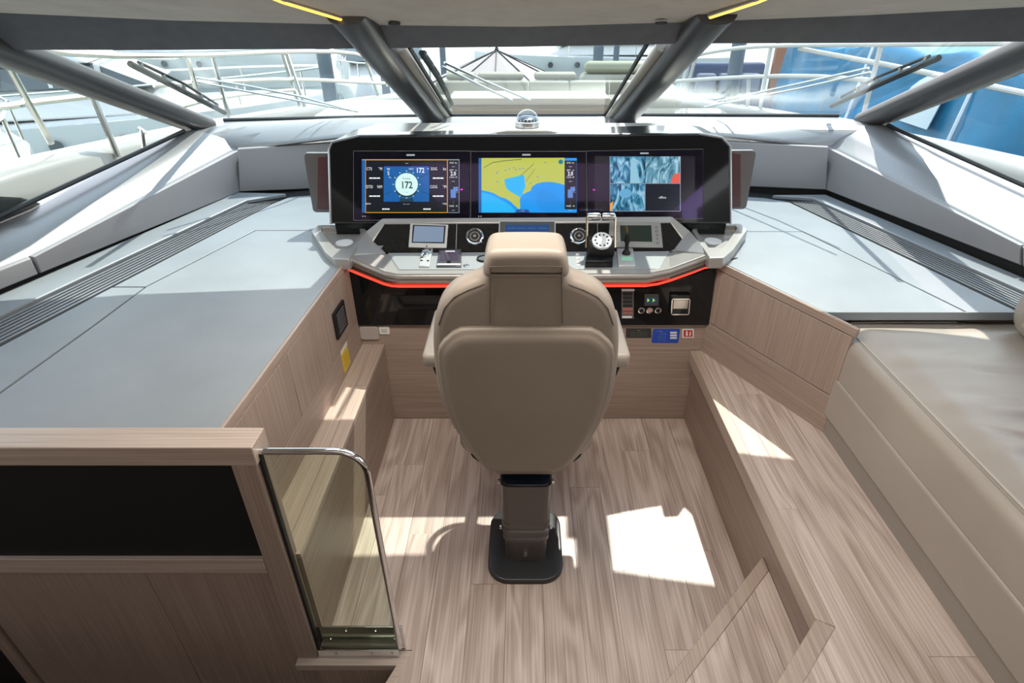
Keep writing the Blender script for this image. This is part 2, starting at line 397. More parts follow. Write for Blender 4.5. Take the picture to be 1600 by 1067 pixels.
# ---- left ledge box
lb = setting('trim_3', (-0.75, 1.8, 0))
obj('face_panel', MB().box(-0.706, -0.690, 1.216, 2.458, 0.0, 0.447), W_Y, lb, bevel=0.001)
obj('ledge_board', MB().box(-0.838, -0.7455, 1.201, 2.458, 0.448, 0.466), W_TRIM, lb, bevel=0.001)
obj('ledge_board', MB().box(-0.7445, -0.690, 1.201, 2.10, 0.448, 0.466), W_TRIM, lb, bevel=0.001)
obj('ledge_board', MB().box(-0.7445, -0.690, 2.102, 2.458, 0.448, 0.466), W_TRIM, lb, bevel=0.001)
# ---- left tall wall
LW0, LW1 = (-0.798, 2.458), (-0.832, 1.222)
pw = vplane(LW1, LW0); LL = (Vector(LW0) - Vector(LW1)).length
wl = setting('wall_left', (-0.82, 1.8, 0.466))
ya = lambda y: (y - 1.222) / (2.458 - 1.222) * LL
wallpanel('rail', pw, 0, LL, 0.888, 0.919, W_Y, wl)
for y0, y1 in ((2.458, 2.068), (2.064, 1.70), (1.696, 1.24)):
    wallpanel('panel', pw, ya(y1), ya(y0), 0.613, 0.885, W_Z, wl)
wallpanel('strip', pw, 0, LL, 0.467, 0.609, W_Y, wl)
wallpanel('backing', pw, 0, LL, 0.40, 0.90, M_DARK, wl, t=0.03, h=-0.0185)
# ---- partition with cap, black panel, rail and lower boards
pt = setting('wall_partition', (-1.3, 1.18, -1.0))
YF = 1.146
obj('cap', MB().prism([(-3.0, 1.140), (-0.700, 1.140), (-0.700, 1.222), (-3.0, 1.222)], 0.887, 0.950), W_TRIMX, pt, bevel=0.003)
obj('post', MB().box(-0.774, -0.706, YF, 1.215, -0.02, 0.887), W_Z, pt, bevel=0.002)
obj('rail', MB().box(-3.0, -0.776, YF, 1.20, 0.447, 0.509), W_TRIMX, pt, bevel=0.002)
obj('black_panel', MB().box(-3.0, -0.772, 1.160, 1.20, 0.505, 0.890), M_BLACKP, pt)
xs = [-1.715, -1.1525, -0.774]
for a, b in zip(xs, xs[1:]): obj('panel', MB().box(a + .001, b - .001, YF + 0.006, 1.20, -1.2, 0.445), W_Z, pt, bevel=0.0015)
obj('door_strip', MB().box(-1.775, -1.733, YF + 0.004, 1.20, -1.2, 0.445), W_Z, pt, bevel=0.002)
obj('panel', MB().box(-0.774, -0.706, YF + 0.006, 1.20, -1.2, -0.031), W_Z, pt)
obj('door_panel', MB().box(-3.0, -1.777, YF + 0.03, 1.20, -1.2, 0.445), M_BLACKP, pt)
obj('end_panel', MB().box(-0.840, -0.690, 1.201, 1.215, -0.018, 0.447), W_Z, pt)
# stairwell trim and walls
struct('trim_4', MB().prism([(-0.775, 1.122), (-0.432, 1.122), (-0.4585, 1.06), (-0.70, 0.47), (-0.655, 0.47), (-0.437, 1.03), (-0.386, 1.174), (-0.775, 1.174)], -0.03, 0.001), W_TRIMX, bevel=0.003)
ws = setting('wall_stairwell', (-0.6, 1.13, -1.2))
obj('panel', MB().box(-0.705, -0.44, 1.130, 1.16, -1.2, -0.031), W_Z, ws)
obj('panel', MB().prism([(-0.44, 1.13), (-0.425, 1.13), (-0.68, 0.47), (-0.70, 0.47)], -1.2, -0.031), W_Z, ws)
# ---- counters
def counter(side):
    s = -1 if side == 'left' else 1
    g = setting('wall_left_counter' if s < 0 else 'wall_right_counter', (s * 1.3, 2.2, 0.88))
    if s < 0:
        base = [(-0.800, 2.46), (-0.833, 1.224), (-2.29, 1.224), (-2.09, 2.05), (-1.73, 3.47), (-1.27, 3.62), (-0.5, 3.66), (-0.5, 2.76)]
        z = 0.92
        main = [(-1.073, 2.826), (-1.367, 2.826), (-1.553, 2.162), (-1.559, 1.837), (-1.578, 1.42), (-1.585, 1.226), (-0.842, 1.226), (-0.810, 2.45), (-0.92, 2.50)]
        sidep = [(-1.558, 2.158), (-1.564, 1.837), (-1.583, 1.42), (-1.590, 1.226), (-1.885, 1.226), (-1.795, 1.66), (-1.692, 2.158)]
        front = [(-0.93, 2.505), (-1.07, 2.831), (-1.371, 2.831), (-1.557, 2.163), (-1.690, 2.163), (-1.447, 3.262), (-1.39, 3.40), (-0.5, 3.62), (-0.5, 2.76), (-0.80, 2.505)]
        gi = [(-1.447, 3.257), (-1.800, 1.69), (-1.895, 1.226)]; go = [(-1.594, 3.262), (-1.948, 1.80), (-2.085, 1.226)]
        rim = [(-1.605, 3.30), (-1.960, 1.80), (-2.095, 1.226), (-2.27, 1.226), (-2.085, 2.05), (-1.72, 3.455), (-1.42, 3.43)]
    else:
        base = [(0.884, 2.455), (0.80, 2.46), (0.5, 2.76), (0.5, 3.66), (1.33, 3.62), (1.84, 3.475), (2.22, 1.98), (1.15, 1.98)]
        z = 0.905
        main = [(1.142, 2.850), (1.438, 2.850), (1.701, 1.965), (1.155, 1.965), (0.900, 2.44), (0.99, 2.50)]
        front = [(1.0, 2.505), (1.138, 2.855), (1.442, 2.855), (1.706, 1.965), (1.905, 1.965), (1.562, 3.35), (1.44, 3.43), (0.5, 3.62), (0.5, 2.76), (0.84, 2.505)]
        sidep = None
        gi = [(1.570, 3.353), (1.917, 1.965)]; go = [(1.712, 3.353), (2.068, 1.965)]
        rim = [(1.722, 3.39), (2.078, 1.965), (2.208, 1.965), (1.825, 3.46), (1.50, 3.45)]
    obj('counter_base', MB().prism(inset(base, 0.012), z - 0.03, z - 0.012), M_DARK, g)
    for nm, p in (('hatch_panel', main), ('leather_panel', front), ('hatch_panel', sidep)):
        if p: obj(nm, MB().prism(inset(p, 0.0015), z - 0.0118, z), M_COUNTER, g, bevel=0.002)
    obj('rim', MB().prism(rim, z - 0.0118, z + 0.012), M_COUNTER, g, bevel=0.005)
    if s < 0: obj('edge_strip', MB().prism([(-0.7985, 2.45), (-0.8325, 1.224), (-0.8385, 1.224), (-0.8045, 2.45)], z - .011, z + 0.0015), W_TRIM, g)
    else:
        obj('edge_face', MB().box(1.165, 2.205, 1.966, 1.973, z - 0.034, z - 0.001), M_COUNTER, g)
        obj('edge_strip', MB().prism([(0.886, 2.455), (1.206, 1.86), (1.213, 1.862), (0.893, 2.457)], z - .011, z + 0.0015), W_TRIM, g)
    gr = obj('grille', MB().prism(gi + list(reversed(go)), z - 0.0119, z - 0.009), M_DARK, g)
    N = 7
    for k in range(N):
        a0, a1 = k / N + 0.035, (k + 0.50) / N + 0.04
        P = [Vector(a).lerp(Vector(b), a0) for a, b in zip(gi, go)]; Q = [Vector(a).lerp(Vector(b), a1) for a, b in zip(gi, go)]
        obj('slat', MB().prism([tuple(p) for p in P] + [tuple(p) for p in reversed(Q)], z - 0.0089, z + 0.002), M_SLAT, gr, smooth=False)
    return g
counter('left'); counter('right')
# ---- padded face panels below the sill
AL, BL = (-1.73, 3.47), (-2.09, 2.05)
AR, BR = (1.84, 3.475), (2.20, 2.05)
def facepanel(nm, px, p0, p1, t=0.02):
    pl = vplane(p0, p1)
    if pl.n.y > 0: pl = vplane(p1, p0)
    poly = [pl.hit(*q) for q in px]
    o = struct(nm, slab(MB(), pl, inset(poly, 0.002), -0.01, t, 0.008), M_FACE); return o
facepanel('wall_left', [(373, 231), (376, 298), (59, 427), (46, 400)], AL, BL)
facepanel('wall_left', [(43, 401), (56, 428), (-160, 516), (-160, 478)], AL, BL)
facepanel('wall_front', [(371, 231), (374, 299), (817, 281), (817, 202)], AL, (-1.27, 3.62))
facepanel('wall_right', [(1294, 228), (1291, 296), (1600, 415), (1600, 382)], AR, BR)
facepanel('wall_right', [(1602, 383), (1602, 416), (1760, 476), (1760, 460)], AR, BR)
facepanel('wall_front', [(1294, 228), (1291, 296), (819, 276), (819, 202)], AR, (1.30, 3.62))
# dark recess behind the counters
dk = MB()
for a, b in (((-0.4, 3.68), (-1.28, 3.64)), ((-1.28, 3.64), (-1.745, 3.49)), ((-1.745, 3.49), (-2.40, 0.9)), ((0.4, 3.68), (1.31, 3.64)), ((1.31, 3.64), (1.855, 3.495)), ((1.855, 3.495), (2.60, 0.6))):
    dk.hull([(a[0], a[1], .85), (b[0], b[1], .85), (b[0], b[1] + .02, .85), (a[0], a[1] + .02, .85)], [(a[0], a[1], 1.10), (b[0], b[1], .86 if b[1] < 1 else 1.10), (b[0], b[1] + .02, .86 if b[1] < 1 else 1.10), (a[0], a[1] + .02, 1.10)])
struct('wall_recess', dk, M_DARK)
# ---- sill (dashboard top) left, front, right
def vhit(u, v, p0, p1):
    pl = vplane(p0, p1); a, b = pl.hit(u, v); return pl.at(a, b)
inner = [vhit(-200, 497, AL, BL), vhit(45, 401, AL, BL), vhit(200, 317, AL, BL), vhit(372, 229, AL, BL), PY(430, 221, 3.53), PY(540, 208, 3.61), PY(690, 205, 3.65), PY(818, 204, 3.67), PY(960, 204, 3.66), PY(1130, 207, 3.62), PY(1225, 217, 3.54), vhit(1294, 226, AR, BR), vhit(1450, 303, AR, BR), vhit(1600, 380, AR, BR), vhit(1760, 456, AR, BR)]
outer = [PY(-200, 432, 1.9), PY(55, 310, 2.69), PY(170, 258, 3.08), PY(290, 205, 3.50), PY(350, 190, 3.86), PY(540, 184, 3.98), PY(690, 182.5, 4.03), PY(818, 182, 4.05), PY(960, 182, 4.04), PY(1130, 182.5, 3.98), PY(1310, 183, 3.86), PY(1385, 196, 3.52), PY(1490, 242, 3.12), PY(1600, 291, 2.72), PY(1760, 362, 2.2)]
def sill(nm, i0, i1):
    mb = MB(); rings = []
    for i in range(i0, i1 + 1):
        a, b = inner[i], outer[i]; d = (b - a); dh = Vector((d.x, d.y, 0)).normalized(); r = []
        r.append(a + dh * 0.03 + Vector((0, 0, -0.035)))
        for t in (0, 45, 90):
            tt = math.radians(t); r.append(a + dh * (0.022 - 0.022 * math.cos(tt)) + Vector((0, 0, -0.022 + 0.022 * math.sin(tt))))
        for t in (.25, .5, .75): r.append(a.lerp(b, t) + Vector((0, 0, 0.03 * math.sin(math.pi * t))))
        r.append(b); r.append(b + Vector((0, 0, -0.05)))
        rings.append(r)
    mb.loft(rings, caps=True, closed=True); return struct(nm, mb, M_SILVER, ang=50)
sill('trim_5', 0, 3); sill('trim_6', 3, 11); sill('trim_7', 11, 14)
# thin defroster slots
for q in (((372, 195), (512, 189)), ((545, 187), (660, 185)), ((715, 185), (820, 184.3)), ((840, 184.3), (935, 184.3)), ((992, 185), (1118, 187)), ((1143, 188), (1290, 194))):
    ya_, yb_ = 3.83, 3.93
    p0, p1 = PY(q[0][0], q[0][1] + 2, ya_ if q[0][0] in (372,) else 3.92), PY(q[1][0], q[1][1] + 2, ya_ if q[1][0] in (1290,) else 3.92)
    mb = MB(); mb.tube([p0 + Vector((0, 0, .012)), p1 + Vector((0, 0, .012))], 0.004, 6); struct('trim_slot', mb, M_DARK)
# ---- header and ceiling
ht = [(-250, 2, 2.20), (0, 20, 2.36), (270, 32, 2.46), (540, 38.5, 2.52), (818, 42, 2.54), (1090, 34, 2.52), (1350, 24, 2.46), (1600, 11, 2.36), (1800, 0, 2.20)]
hb = [(-250, 82, 2.30), (0, 78, 2.47), (270, 78, 2.58), (540, 76, 2.64), (818, 73, 2.66), (1090, 68, 2.60), (1350, 67, 2.50), (1600, 65, 2.42), (1800, 64, 2.30)]
T = [PY(*p) for p in ht]; B = [PY(*p) for p in hb]
mb = MB(); mb.loft([[t, b, b + Vector((0, .05, .01)), t + Vector((0, .16, .06))] for t, b in zip(T, B)])
struct('trim_header', mb, M_HEADER)
mb = MB(); rows = []
for y, zc, ze in ((None, 0, 0), (2.0, 1.950, 1.975), (1.4, 2.06, 2.07), (0.8, 2.15, 2.15), (0.0, 2.20, 2.19), (-3.2, 2.22, 2.20)):
    if y is None: rows.append([tuple(t) for t in T])
    else: rows.append([(t.x * (1.0 if y > 1 else 1.02), y - 0.08 * abs(t.x) / 2, zc + (ze - zc) * abs(t.x) / 2) for t in T])
top = [[(p[0], p[1], p[2] + 0.10) for p in r] for r in rows]
R = [mb.vs(r) for r in rows]; R2 = [mb.vs(r) for r in top]
for a, b in zip(R, R[1:]):
    for i in range(len(a) - 1): mb.face([a[i], a[i + 1], b[i + 1], b[i]])
for a, b in zip(R2, R2[1:]):
    for i in range(len(a) - 1): mb.face([a[i], b[i], b[i + 1], a[i + 1]])
for A_, B_ in ((R[0], R2[0]), (R[-1], R2[-1])):
    for i in range(len(A_) - 1): mb.face([A_[i], B_[i], B_[i + 1], A_[i + 1]])
for i in (0, -1):
    for j in range(len(R) - 1): mb.face([R[j][i], R[j + 1][i], R2[j + 1][i], R2[j][i]])
ceil = struct('ceiling', mb, M_CEIL, ang=60)
def ceil_pt(u, v, dz=0.0):
    """point on the sloping front ceiling strip (between the header line and y = 2.0) seen at a pixel"""
    best = None
    for k in range(200):
        y = 1.6 + k * 0.0055; p = PY(u, v, y); zz = 1.842 + (1.950 - 1.842) * (2.54 - y) / 0.54
        if y < 2.0: zz = 1.95 + (2.06 - 1.95) * (2.0 - y) / .6
        if best is None or abs(p.z - zz) < best[0]: best = (abs(p.z - zz), p)
    return best[1] + Vector((0, 0, dz))
LED = emis('warm_led', (1.0, 0.55, 0.10), 1.6)
for s, a, b, lab in ((-1, (541, 31), (442, 1), 'amber light strip in the ceiling beside the umbrella-side pillar'), (1, (1110, 25), (1183, 1), 'amber light strip in the ceiling on the blue tarpaulin side')):
    p, q = ceil_pt(*a, dz=-0.004), ceil_pt(*b, dz=-0.004); r = q + (q - p) * 1.0; r.z = min(r.z, 2.05)
    t = thing('ceiling_light_strip', lab, 'light', p)
    obj('diffuser', MB().tube([p, q, Vector((q.x * 1.05, 1.45, 2.035))], 0.006, 6), LED, t)
    obj('channel', MB().tube([p + Vector((0, .01, .004)), q + Vector((0, .01, .004)), Vector((q.x * 1.05, 1.46, 2.04))], 0.010, 6), M_SILVER, t)
for u, v, lab in ((616, 36.5, 'small dark oval speaker port in the ceiling near the umbrella-side pillar'), (1033, 35.5, 'small dark oval speaker port in the ceiling near the sofa-side pillar')):
    p = ceil_pt(u, v, dz=-0.004); tag(obj('ceiling_port', MB().cyl(p, (0, 0.17, 1), 0.022, 0.022, 0.006), M_DARK), lab, 'ceiling port')
# ---- pillars
def zpt(u, v, z): return PZ(u, v, z)
PB = {}
struct('trim_pillar', beam((-0.562, 3.96, 1.23), (-0.630, 2.36, 1.905), 0.135, 0.09, w1=0.15, h1=0.10), M_PILLAR)
struct('trim_pillar', beam((0.625, 3.96, 1.23), (0.686, 2.36, 1.905), 0.135, 0.09, w1=0.15, h1=0.10), M_PILLAR)
M_PILIN = mat('pale_pillar_side', (0.36, 0.34, 0.29), 0.5)
struct('trim_pillar_side', beam((-0.515, 4.01, 1.255), (-0.545, 2.78, 1.765), 0.075, 0.05), M_PILIN)
struct('trim_pillar_side', beam((0.575, 4.01, 1.255), (0.605, 2.78, 1.765), 0.075, 0.05), M_PILIN)
pa0 = PY(315, 196, 3.70); pa1 = PY(40, 92, 2.62)
struct('trim_pillar', beam(pa0 + (pa0 - pa1) * .02, pa1 + (pa1 - pa0) * 0.55, 0.16, 0.11, w1=0.20, h1=0.12), M_PILLAR)
pb0 = PY(1358, 188, 3.70); pb1 = PY(1600, 86, 2.62)
struct('trim_pillar', beam(pb0 + (pb0 - pb1) * .02, pb1 + (pb1 - pb0) * 0.55, 0.16, 0.11, w1=0.20, h1=0.12), M_PILLAR)
q0 = PY(66, 321, 2.62); q1 = PY(-40, 330, 2.32)
mb = MB(); d = (q1 - q0)
mb.loft([[q0 + d * t + (Vector((0.35, 0, 1)).normalized() * math.sin(a) + Vector((0, 1, 0)) * math.cos(a) * 0.8) * r for a in [2 * math.pi * k / 14 for k in range(14)]] for t, r in ((0, .004), (.12, .022), (.35, .045), (.8, .062), (1.6, .075), (4, .09))])
struct('trim_pillar', mb, M_PILLAR, ang=60)
# ---- glass panes with gaskets
M_GASK = mat('rubber_gasket', (0.015, 0.016, 0.017), 0.5)
def pane(nm, quad, gask):
    g = setting(nm, tuple(quad[0]))
    n = (quad[1] - quad[0]).cross(quad[3] - quad[0]).normalized() * 0.006
    obj('pane', MB().hull([q - n for q in quad], [q + n for q in quad]), M_GLASS, g, smooth=False)
    for a, b in gask: obj('gasket', MB().tube([quad[a] + Vector((0, -.012, .004)), quad[b] + Vector((0, -.012, .004))], 0.011, 6), M_GASK, g)
up = Vector((0, 0.012, 0.006))
pane('window_1', [outer[4] + up, PY(672, 182.8, 4.02) + up, B[3] + Vector((0.05, .04, 0)), B[1] + Vector((0.05, 0.04, 0))], [(0, 1)])
pane('window_2', [PY(705, 182.5, 4.03) + up, PY(945, 182, 4.04) + up, PY(1010, 70, 2.71), PY(640, 74, 2.71)], [(0, 1), (3, 0), (1, 2)])
pane('window_3', [PY(982, 182, 4.03) + up, outer[10] + up, B[7] + Vector((-.05, 0.04, 0)), B[5] + Vector((-0.05, .04, 0))], [(0, 1)])
sb = [PY(-200, 432, 1.9), PY(290, 205, 3.50)]
pane('window_4', [sb[0], sb[1], pa1 + Vector((-.03, 0, .03)), Vector((-2.05, 1.5, 1.93))], [(0, 1)])
sb = [PY(1385, 196, 3.52), PY(1760, 362, 2.2)]
pane('window_5', [sb[1], sb[0], pb1 + Vector((.03, 0, .03)), Vector((2.15, 1.6, 1.93))], [(0, 1)])
for nm, x in (('wall_left', -2.42), ('wall_right', 2.58)): struct(nm, MB().box(x, x + .03, 0.9 if x > 0 else 1.22, 3.72, -1.24, 0.80), W_Y)
# ---- hull shell below and around the cabin
struct('floor', MB().box(-2.45, 2.65, -3.25, 3.72, -1.30, -1.24), W_X)
struct('wall_front', MB().box(-2.45, 2.65, 3.72, 3.76, -1.24, 0.85), W_X)
struct('trim_shelf', MB().box(-0.498, 0.498, 2.78, 3.66, 0.88, 0.90), M_DARK)
# ---- cabin shell behind the camera: walls with saloon windows
wb = setting('wall_back', (0, -3.2, 0))
for q in ((-2.4, 2.6, -1.24, 1.2), (-2.4, 2.4, 1.7, 2.35), (-2.4, -0.5, 1.2, 1.7), (0.5, 2.4, 1.2, 1.7)): obj('panel', MB().box(q[0], q[1], -3.25, -3.2, q[2], q[3]), W_X, wb)
for nm, x in (('wall_left', -2.42), ('wall_right', 2.62)):
    g = setting(nm, (x, -0.8, 0.3))
    obj('panel', MB().box(x, x + .04, -3.2, 1.22 if x < 0 else 0.9, -1.24, 1.05), W_Y, g)
    obj('panel', MB().box(x, x + .04, -3.2, 1.1, 1.80, 2.35), M_CEIL, g)
    obj('panel', MB().box(x, x + .04, -3.2, 0.3, 1.05, 1.80), M_CEIL, g)
# ================================================================== CONSOLE
console = thing('helm_console', 'wide glossy black and satin grey helm console under three chart screens', 'console', (0.03, 2.6, 0.90))
# screen housing
hs = [(516, 350), (513, 233), (518, 221), (561, 211), (1090, 208), (1128, 214), (1141, 228), (1143, 350)]
HP = [PSCR.hit(*q) for q in hs]
mb = MB(); mb.hull([PSCR.at(p[0], p[1], 0) for p in HP], [PSCR.at(p[0] * .97, p[1] * (1 if p[1] < .2 else .985), 0) + Vector((0, 0.30, 0.0)) for p in HP])
obj('screen_housing', mb, mat('dark_satin_shell', (0.035, 0.037, 0.04), 0.2, metal=0.3, coat=0.4), console, bevel=0.008, bseg=3)
obj('black_glass_fascia', MB().plate(PSCR, inset(HP, 0.010), 0.0, 0.003), M_GLOSS, console, bevel=0.001)
M_EDGE = mat('pale_shell_edge', (0.42, 0.44, 0.47), 0.25, metal=0.7)
for pts in ([(517, 350), (514, 234), (519, 222), (561, 212)], [(1142, 350), (1141, 229), (1128, 215), (1092, 209)]):
    obj('shell_edge', MB().tube([PSCR.at(*PSCR.hit(*q), 0.001) for q in pts], 0.006, 8), M_EDGE, console)
mb = MB(); hp = [(x, z) for x, z in ((-.16, 1.385), (.20, 1.385), (.12, 1.398), (-.08, 1.398))]
hp = [(p[0], 0, p[1]) for p in hp]; mb.hull([(p[0], 2.88, p[2]) for p in hp], [(p[0], 3.10, p[2]) for p in hp])
obj('compass_plinth', mb, mat('pale_satin_top', (0.50, 0.48, 0.44), 0.3, metal=0.4), console, bevel=0.004)
obj('housing_top', MB().hull([(-.79, 2.855, 1.372), (.86, 2.855, 1.372), (.83, 3.12, 1.379), (-.75, 3.12, 1.379)], [(-.79, 2.855, 1.381), (.86, 2.855, 1.381), (.83, 3.12, 1.389), (-.75, 3.12, 1.389)]), mat('pale_satin_top', (0.5, 0.5, 0.5)), console, bevel=0.003)
# filler under the screens
obj('lower_shroud', MB().prism([(-0.93, 2.75), (1.00, 2.75), (1.00, 3.05), (-0.93, 3.05)], 0.921, 1.0), M_GLOSS, console)
# desk body
lipz = 0.8975
lip = [(543, 399), (602, 424), (622, 428), (1012, 427), (1046, 420), (1109, 397)]
LP = [PZ(u, v, z) for (u, v), z in zip(lip, (0.948, 0.905, lipz, lipz, 0.905, 0.948))]
plan = LP + [Vector((0.80, 2.72, .955)), Vector((-0.74, 2.72, .955))]
mid = [PZ(606, 397, lipz), PZ(1046, 394, lipz)]
mb = MB(); lowr = lambda p: Vector((p.x, p.y + .004, min(p.z, .955) - .046))
for q in ((LP[0], LP[1], mid[0]), (LP[1], LP[2], mid[0]), (LP[2], LP[3], mid[1], mid[0]), (LP[3], LP[4], mid[1]), (LP[4], LP[5], mid[1])): mb.hull([lowr(p) for p in q], list(q))
obj('desk_core', MB().prism([(-.70, 2.46), (.72, 2.46), (.80, 2.72), (-.74, 2.72)], .84, .88), M_DARK, console)
obj('desk_body', mb, M_RIM, console, ang=30)
obj('desk_lip', MB().tube([p + Vector((0, .008, -.016)) for p in LP], 0.0155, 12), M_RIM, console, ang=60)
def topmesh(polys, zb=0.872):
    mb = MB()
    for p in polys: mb.hull([(q[0], q[1], zb) for q in p], p)
    return mb
B_l, A_l, E_l, A2_l = PY(572, 361, 2.67), PY(597, 341, 2.715), PDASH.at(*PDASH.hit(583, 377), 0.004), PDASH.at(*PDASH.hit(601, 349), 0.004)
C_l, D_l = PZ(543, 398, .951), PZ(603, 395, lipz + .004)
obj('desk_wing', topmesh([[A_l, B_l, E_l, A2_l], [B_l, C_l, D_l, E_l]]), M_RIM, console, bevel=0.003)
B_r, A_r, E_r, A2_r = PY(1078, 361, 2.67), PY(1050, 338, 2.715), PDASH.at(*PDASH.hit(1066, 373), 0.004), PDASH.at(*PDASH.hit(1047, 347), 0.004)
C_r, D_r = PZ(1109, 396, .951), PZ(1052, 391, lipz + .004)
obj('desk_wing', topmesh([[A_r, A2_r, E_r, B_r], [B_r, E_r, D_r, C_r]]), M_RIM, console, bevel=0.003)
obj('top_rim', topmesh([[A_l, A2_l, A2_r, A_r]]), M_RIM, console, bevel=0.003)
dash = [(601, 348), (1047, 346), (1066, 373), (1052, 391), (603, 394), (583, 377)]
dash_o = obj('gloss_dash', MB().pplate(PDASH, dash, -0.03, 0.0), mat('black_gloss_speckled', (0.012, 0.012, 0.012), 0.08, spec=0.35, var=0.5, vscale=300), console)
for u0, u1 in ((713.5, 712), (933, 934)):
    obj('dash_joint', MB().pplate(PDASH, [(u0, 347), (u0 + .8, 347), (u1 + .8, 392), (u1, 392)], 0, 0.0012), mat('pale_gap', (0.35, 0.35, 0.33), 0.4), console)
pad = [(606, 396), (1046, 393), (1030, 421), (624, 422)]
obj('desk_pad', MB().pplate(PDESK, pad, 0, 0.003), M_DESKP, console, bevel=0.001)
# trays
def tray(out_, inn, disc, nm):
    z1, z0, zf = 0.957, 0.905, 0.928
    t = obj('tray', MB(), M_RIM, console) if False else None
    O = [PZ(u, v, z1) for u, v in out_]; I = [PZ(u, v, z1) for u, v in inn]; n = len(O)
    mb = MB(); a = mb.vs([(p.x, p.y, z0) for p in O]); b = mb.vs(O); c = mb.vs(I); d = mb.vs([(p.x, p.y, zf) for p in I])
    for i in range(n):
        j = (i + 1) % n
        mb.face([a[i], a[j], b[j], b[i]]); mb.face([b[i], b[j], c[j], c[i]]); mb.face([c[i], c[j], d[j], d[i]])
    mb.face(d); mb.face(list(reversed(a)))
    t = obj('tray', mb, M_RIM, console, bevel=0.004, bseg=3)
    p = PZ(disc[0], disc[1], zf)
    obj('charging_pad', MB().cyl(p, (0, 0, 1), 0.042, 0.040, 0.004, 28), mat('white_pad', (0.62, 0.63, 0.62), 0.4), t)
tray([(486, 361), (497, 351.5), (563, 351.5), (574, 361), (545, 405), (521, 404.5), (508, 394)], [(502, 358), (504, 354.5), (559, 354.5), (566, 361.5), (547, 388), (526, 388), (517, 380)], (538, 379.5), 'tray')
tray([(1168, 359), (1157, 349.5), (1090, 349.5), (1081, 360), (1109, 403), (1131, 402.5), (1145, 391)], [(1152, 356), (1149, 352), (1095, 352), (1088, 359.5), (1107, 386), (1129, 386), (1137, 377)], (1114, 377), 'tray')
# front panel below the desk, red light line, sloping underside
fp = [(541, 421), (600, 446), (625, 451), (1010, 451), (1046, 442), (1119, 418), (1108, 508), (560, 508)]
front = obj('black_front_panel', MB().pplate(PFRONT, fp, -0.015, 0.0), M_GLOSS, console, bevel=0.001)
RED = emis('red_led_line', (1.0, 0.055, 0.03), 1.5)
rl_px = [(541, 419), (570, 431), (600, 443), (612, 446), (625, 447), (1008, 446), (1028, 443), (1046, 438), (1082, 425), (1100, 417.5), (1119, 415)]
RLp = [PFRONT.at(*PFRONT.hit(u, v), 0.004) for u, v in rl_px]
obj('red_light_line', MB().tube(RLp, 0.0055, 6), RED, console)
low = [PZ(u, v, z) for u, v, z in ((545, 408, .915), (602, 433, .872), (622, 437, .866), (1012, 436, .866), (1047, 429, .872), (1108, 405, .915))]
hi = [RLp[0], RLp[2], RLp[4], RLp[5], RLp[7], RLp[10]]
mb = MB(); mb.loft([[h + Vector((0, 0.004, .004)), l + Vector((0, .012, 0)), l + Vector((0, .012, .004)), h + Vector((0, 0.004, 0.03))] for h, l in zip(hi, low)])
obj('gloss_underside', mb, mat('brown_floor_reflection', (0.05, 0.042, 0.036), 0.07, coat=1.0), console)  # black underside; the wood floor's brown reflection is put into its colour
# side wings beside the screens
M_RED = mat('dark_red_glare', (0.075, 0.022, 0.024), 0.35, coat=0.5)  # red glare on the wing faces, put into their base colour
pwg = Plane((0, 2.88, 1.0), (1, 0, 0), (0, 0.02, 0.37))
for px, inn in ((((489, 331), (490, 241), (517, 239), (517, 332)), ((496, 326), (497, 246), (517, 244), (517, 328))), (((1141, 327), (1141, 235), (1166, 236), (1166, 327)), ((1141, 324), (1141, 239), (1157, 241), (1157, 323)))):
    P_ = [pwg.hit(*q) for q in px]; x0, x1 = min(p[0] for p in P_), max(p[0] for p in P_); y0, y1 = min(p[1] for p in P_), max(p[1] for p in P_)
    s = obj('side_wing', MB().plate(pwg, rrect(x0, x1, y0, y1, 0.018), -0.03, 0), mat('graphite_wing_edge', (0.16, 0.15, 0.15), 0.3, metal=0.6), console, bevel=0.004)
    obj('red_face', MB().pplate(pwg, inn, 0, 0.002), M_RED, s)
# ---- text helper
def text(s, pl, u, v, hpx, m, parent, h=0.001, align='CENTER', sx=1.0, name='lettering', bold=0.0):
    cu = bpy.data.curves.new('lettering', 'FONT'); cu.body = s; cu.align_x = align; cu.align_y = 'CENTER'; cu.resolution_u = 2; cu.offset = bold
    a = pl.hit(u, v); b = pl.hit(u, v + hpx); hh = (Vector(a) - Vector(b)).length
    cu.size = hh / 0.70
    o = bpy.data.objects.new('tmp', cu); me = bpy.data.meshes.new_from_object(o); bpy.data.objects.remove(o)
    M = Matrix((pl.ex, pl.ey, pl.n)).transposed().to_4x4(); base = Vector(parent['wbase'])
    M.translation = pl.at(a[0], a[1], h) - base
    me.transform(M @ Matrix.Diagonal((sx, 1, 1, 1))); me.materials.clear(); me.materials.append(m); me.name = name
    ob = bpy.data.objects.new(name, me); C.objects.link(ob); ob.parent = parent; ob['wbase'] = parent['wbase']; return ob
def flat(nm, pl, px, m, parent, h=0.001, t=0.0004): return obj(nm, MB().pplate(pl, px, h - t, h), m, parent, smooth=False)
def pxrect(u0, v0, u1, v1): return [(u0, v1), (u1, v1), (u1, v0), (u0, v0)]
def pcirc(u, v, r, n=28, ry=None): return [(u + r * math.cos(-2 * math.pi * k / n), v + (ry or r) * math.sin(-2 * math.pi * k / n)) for k in range(n)]
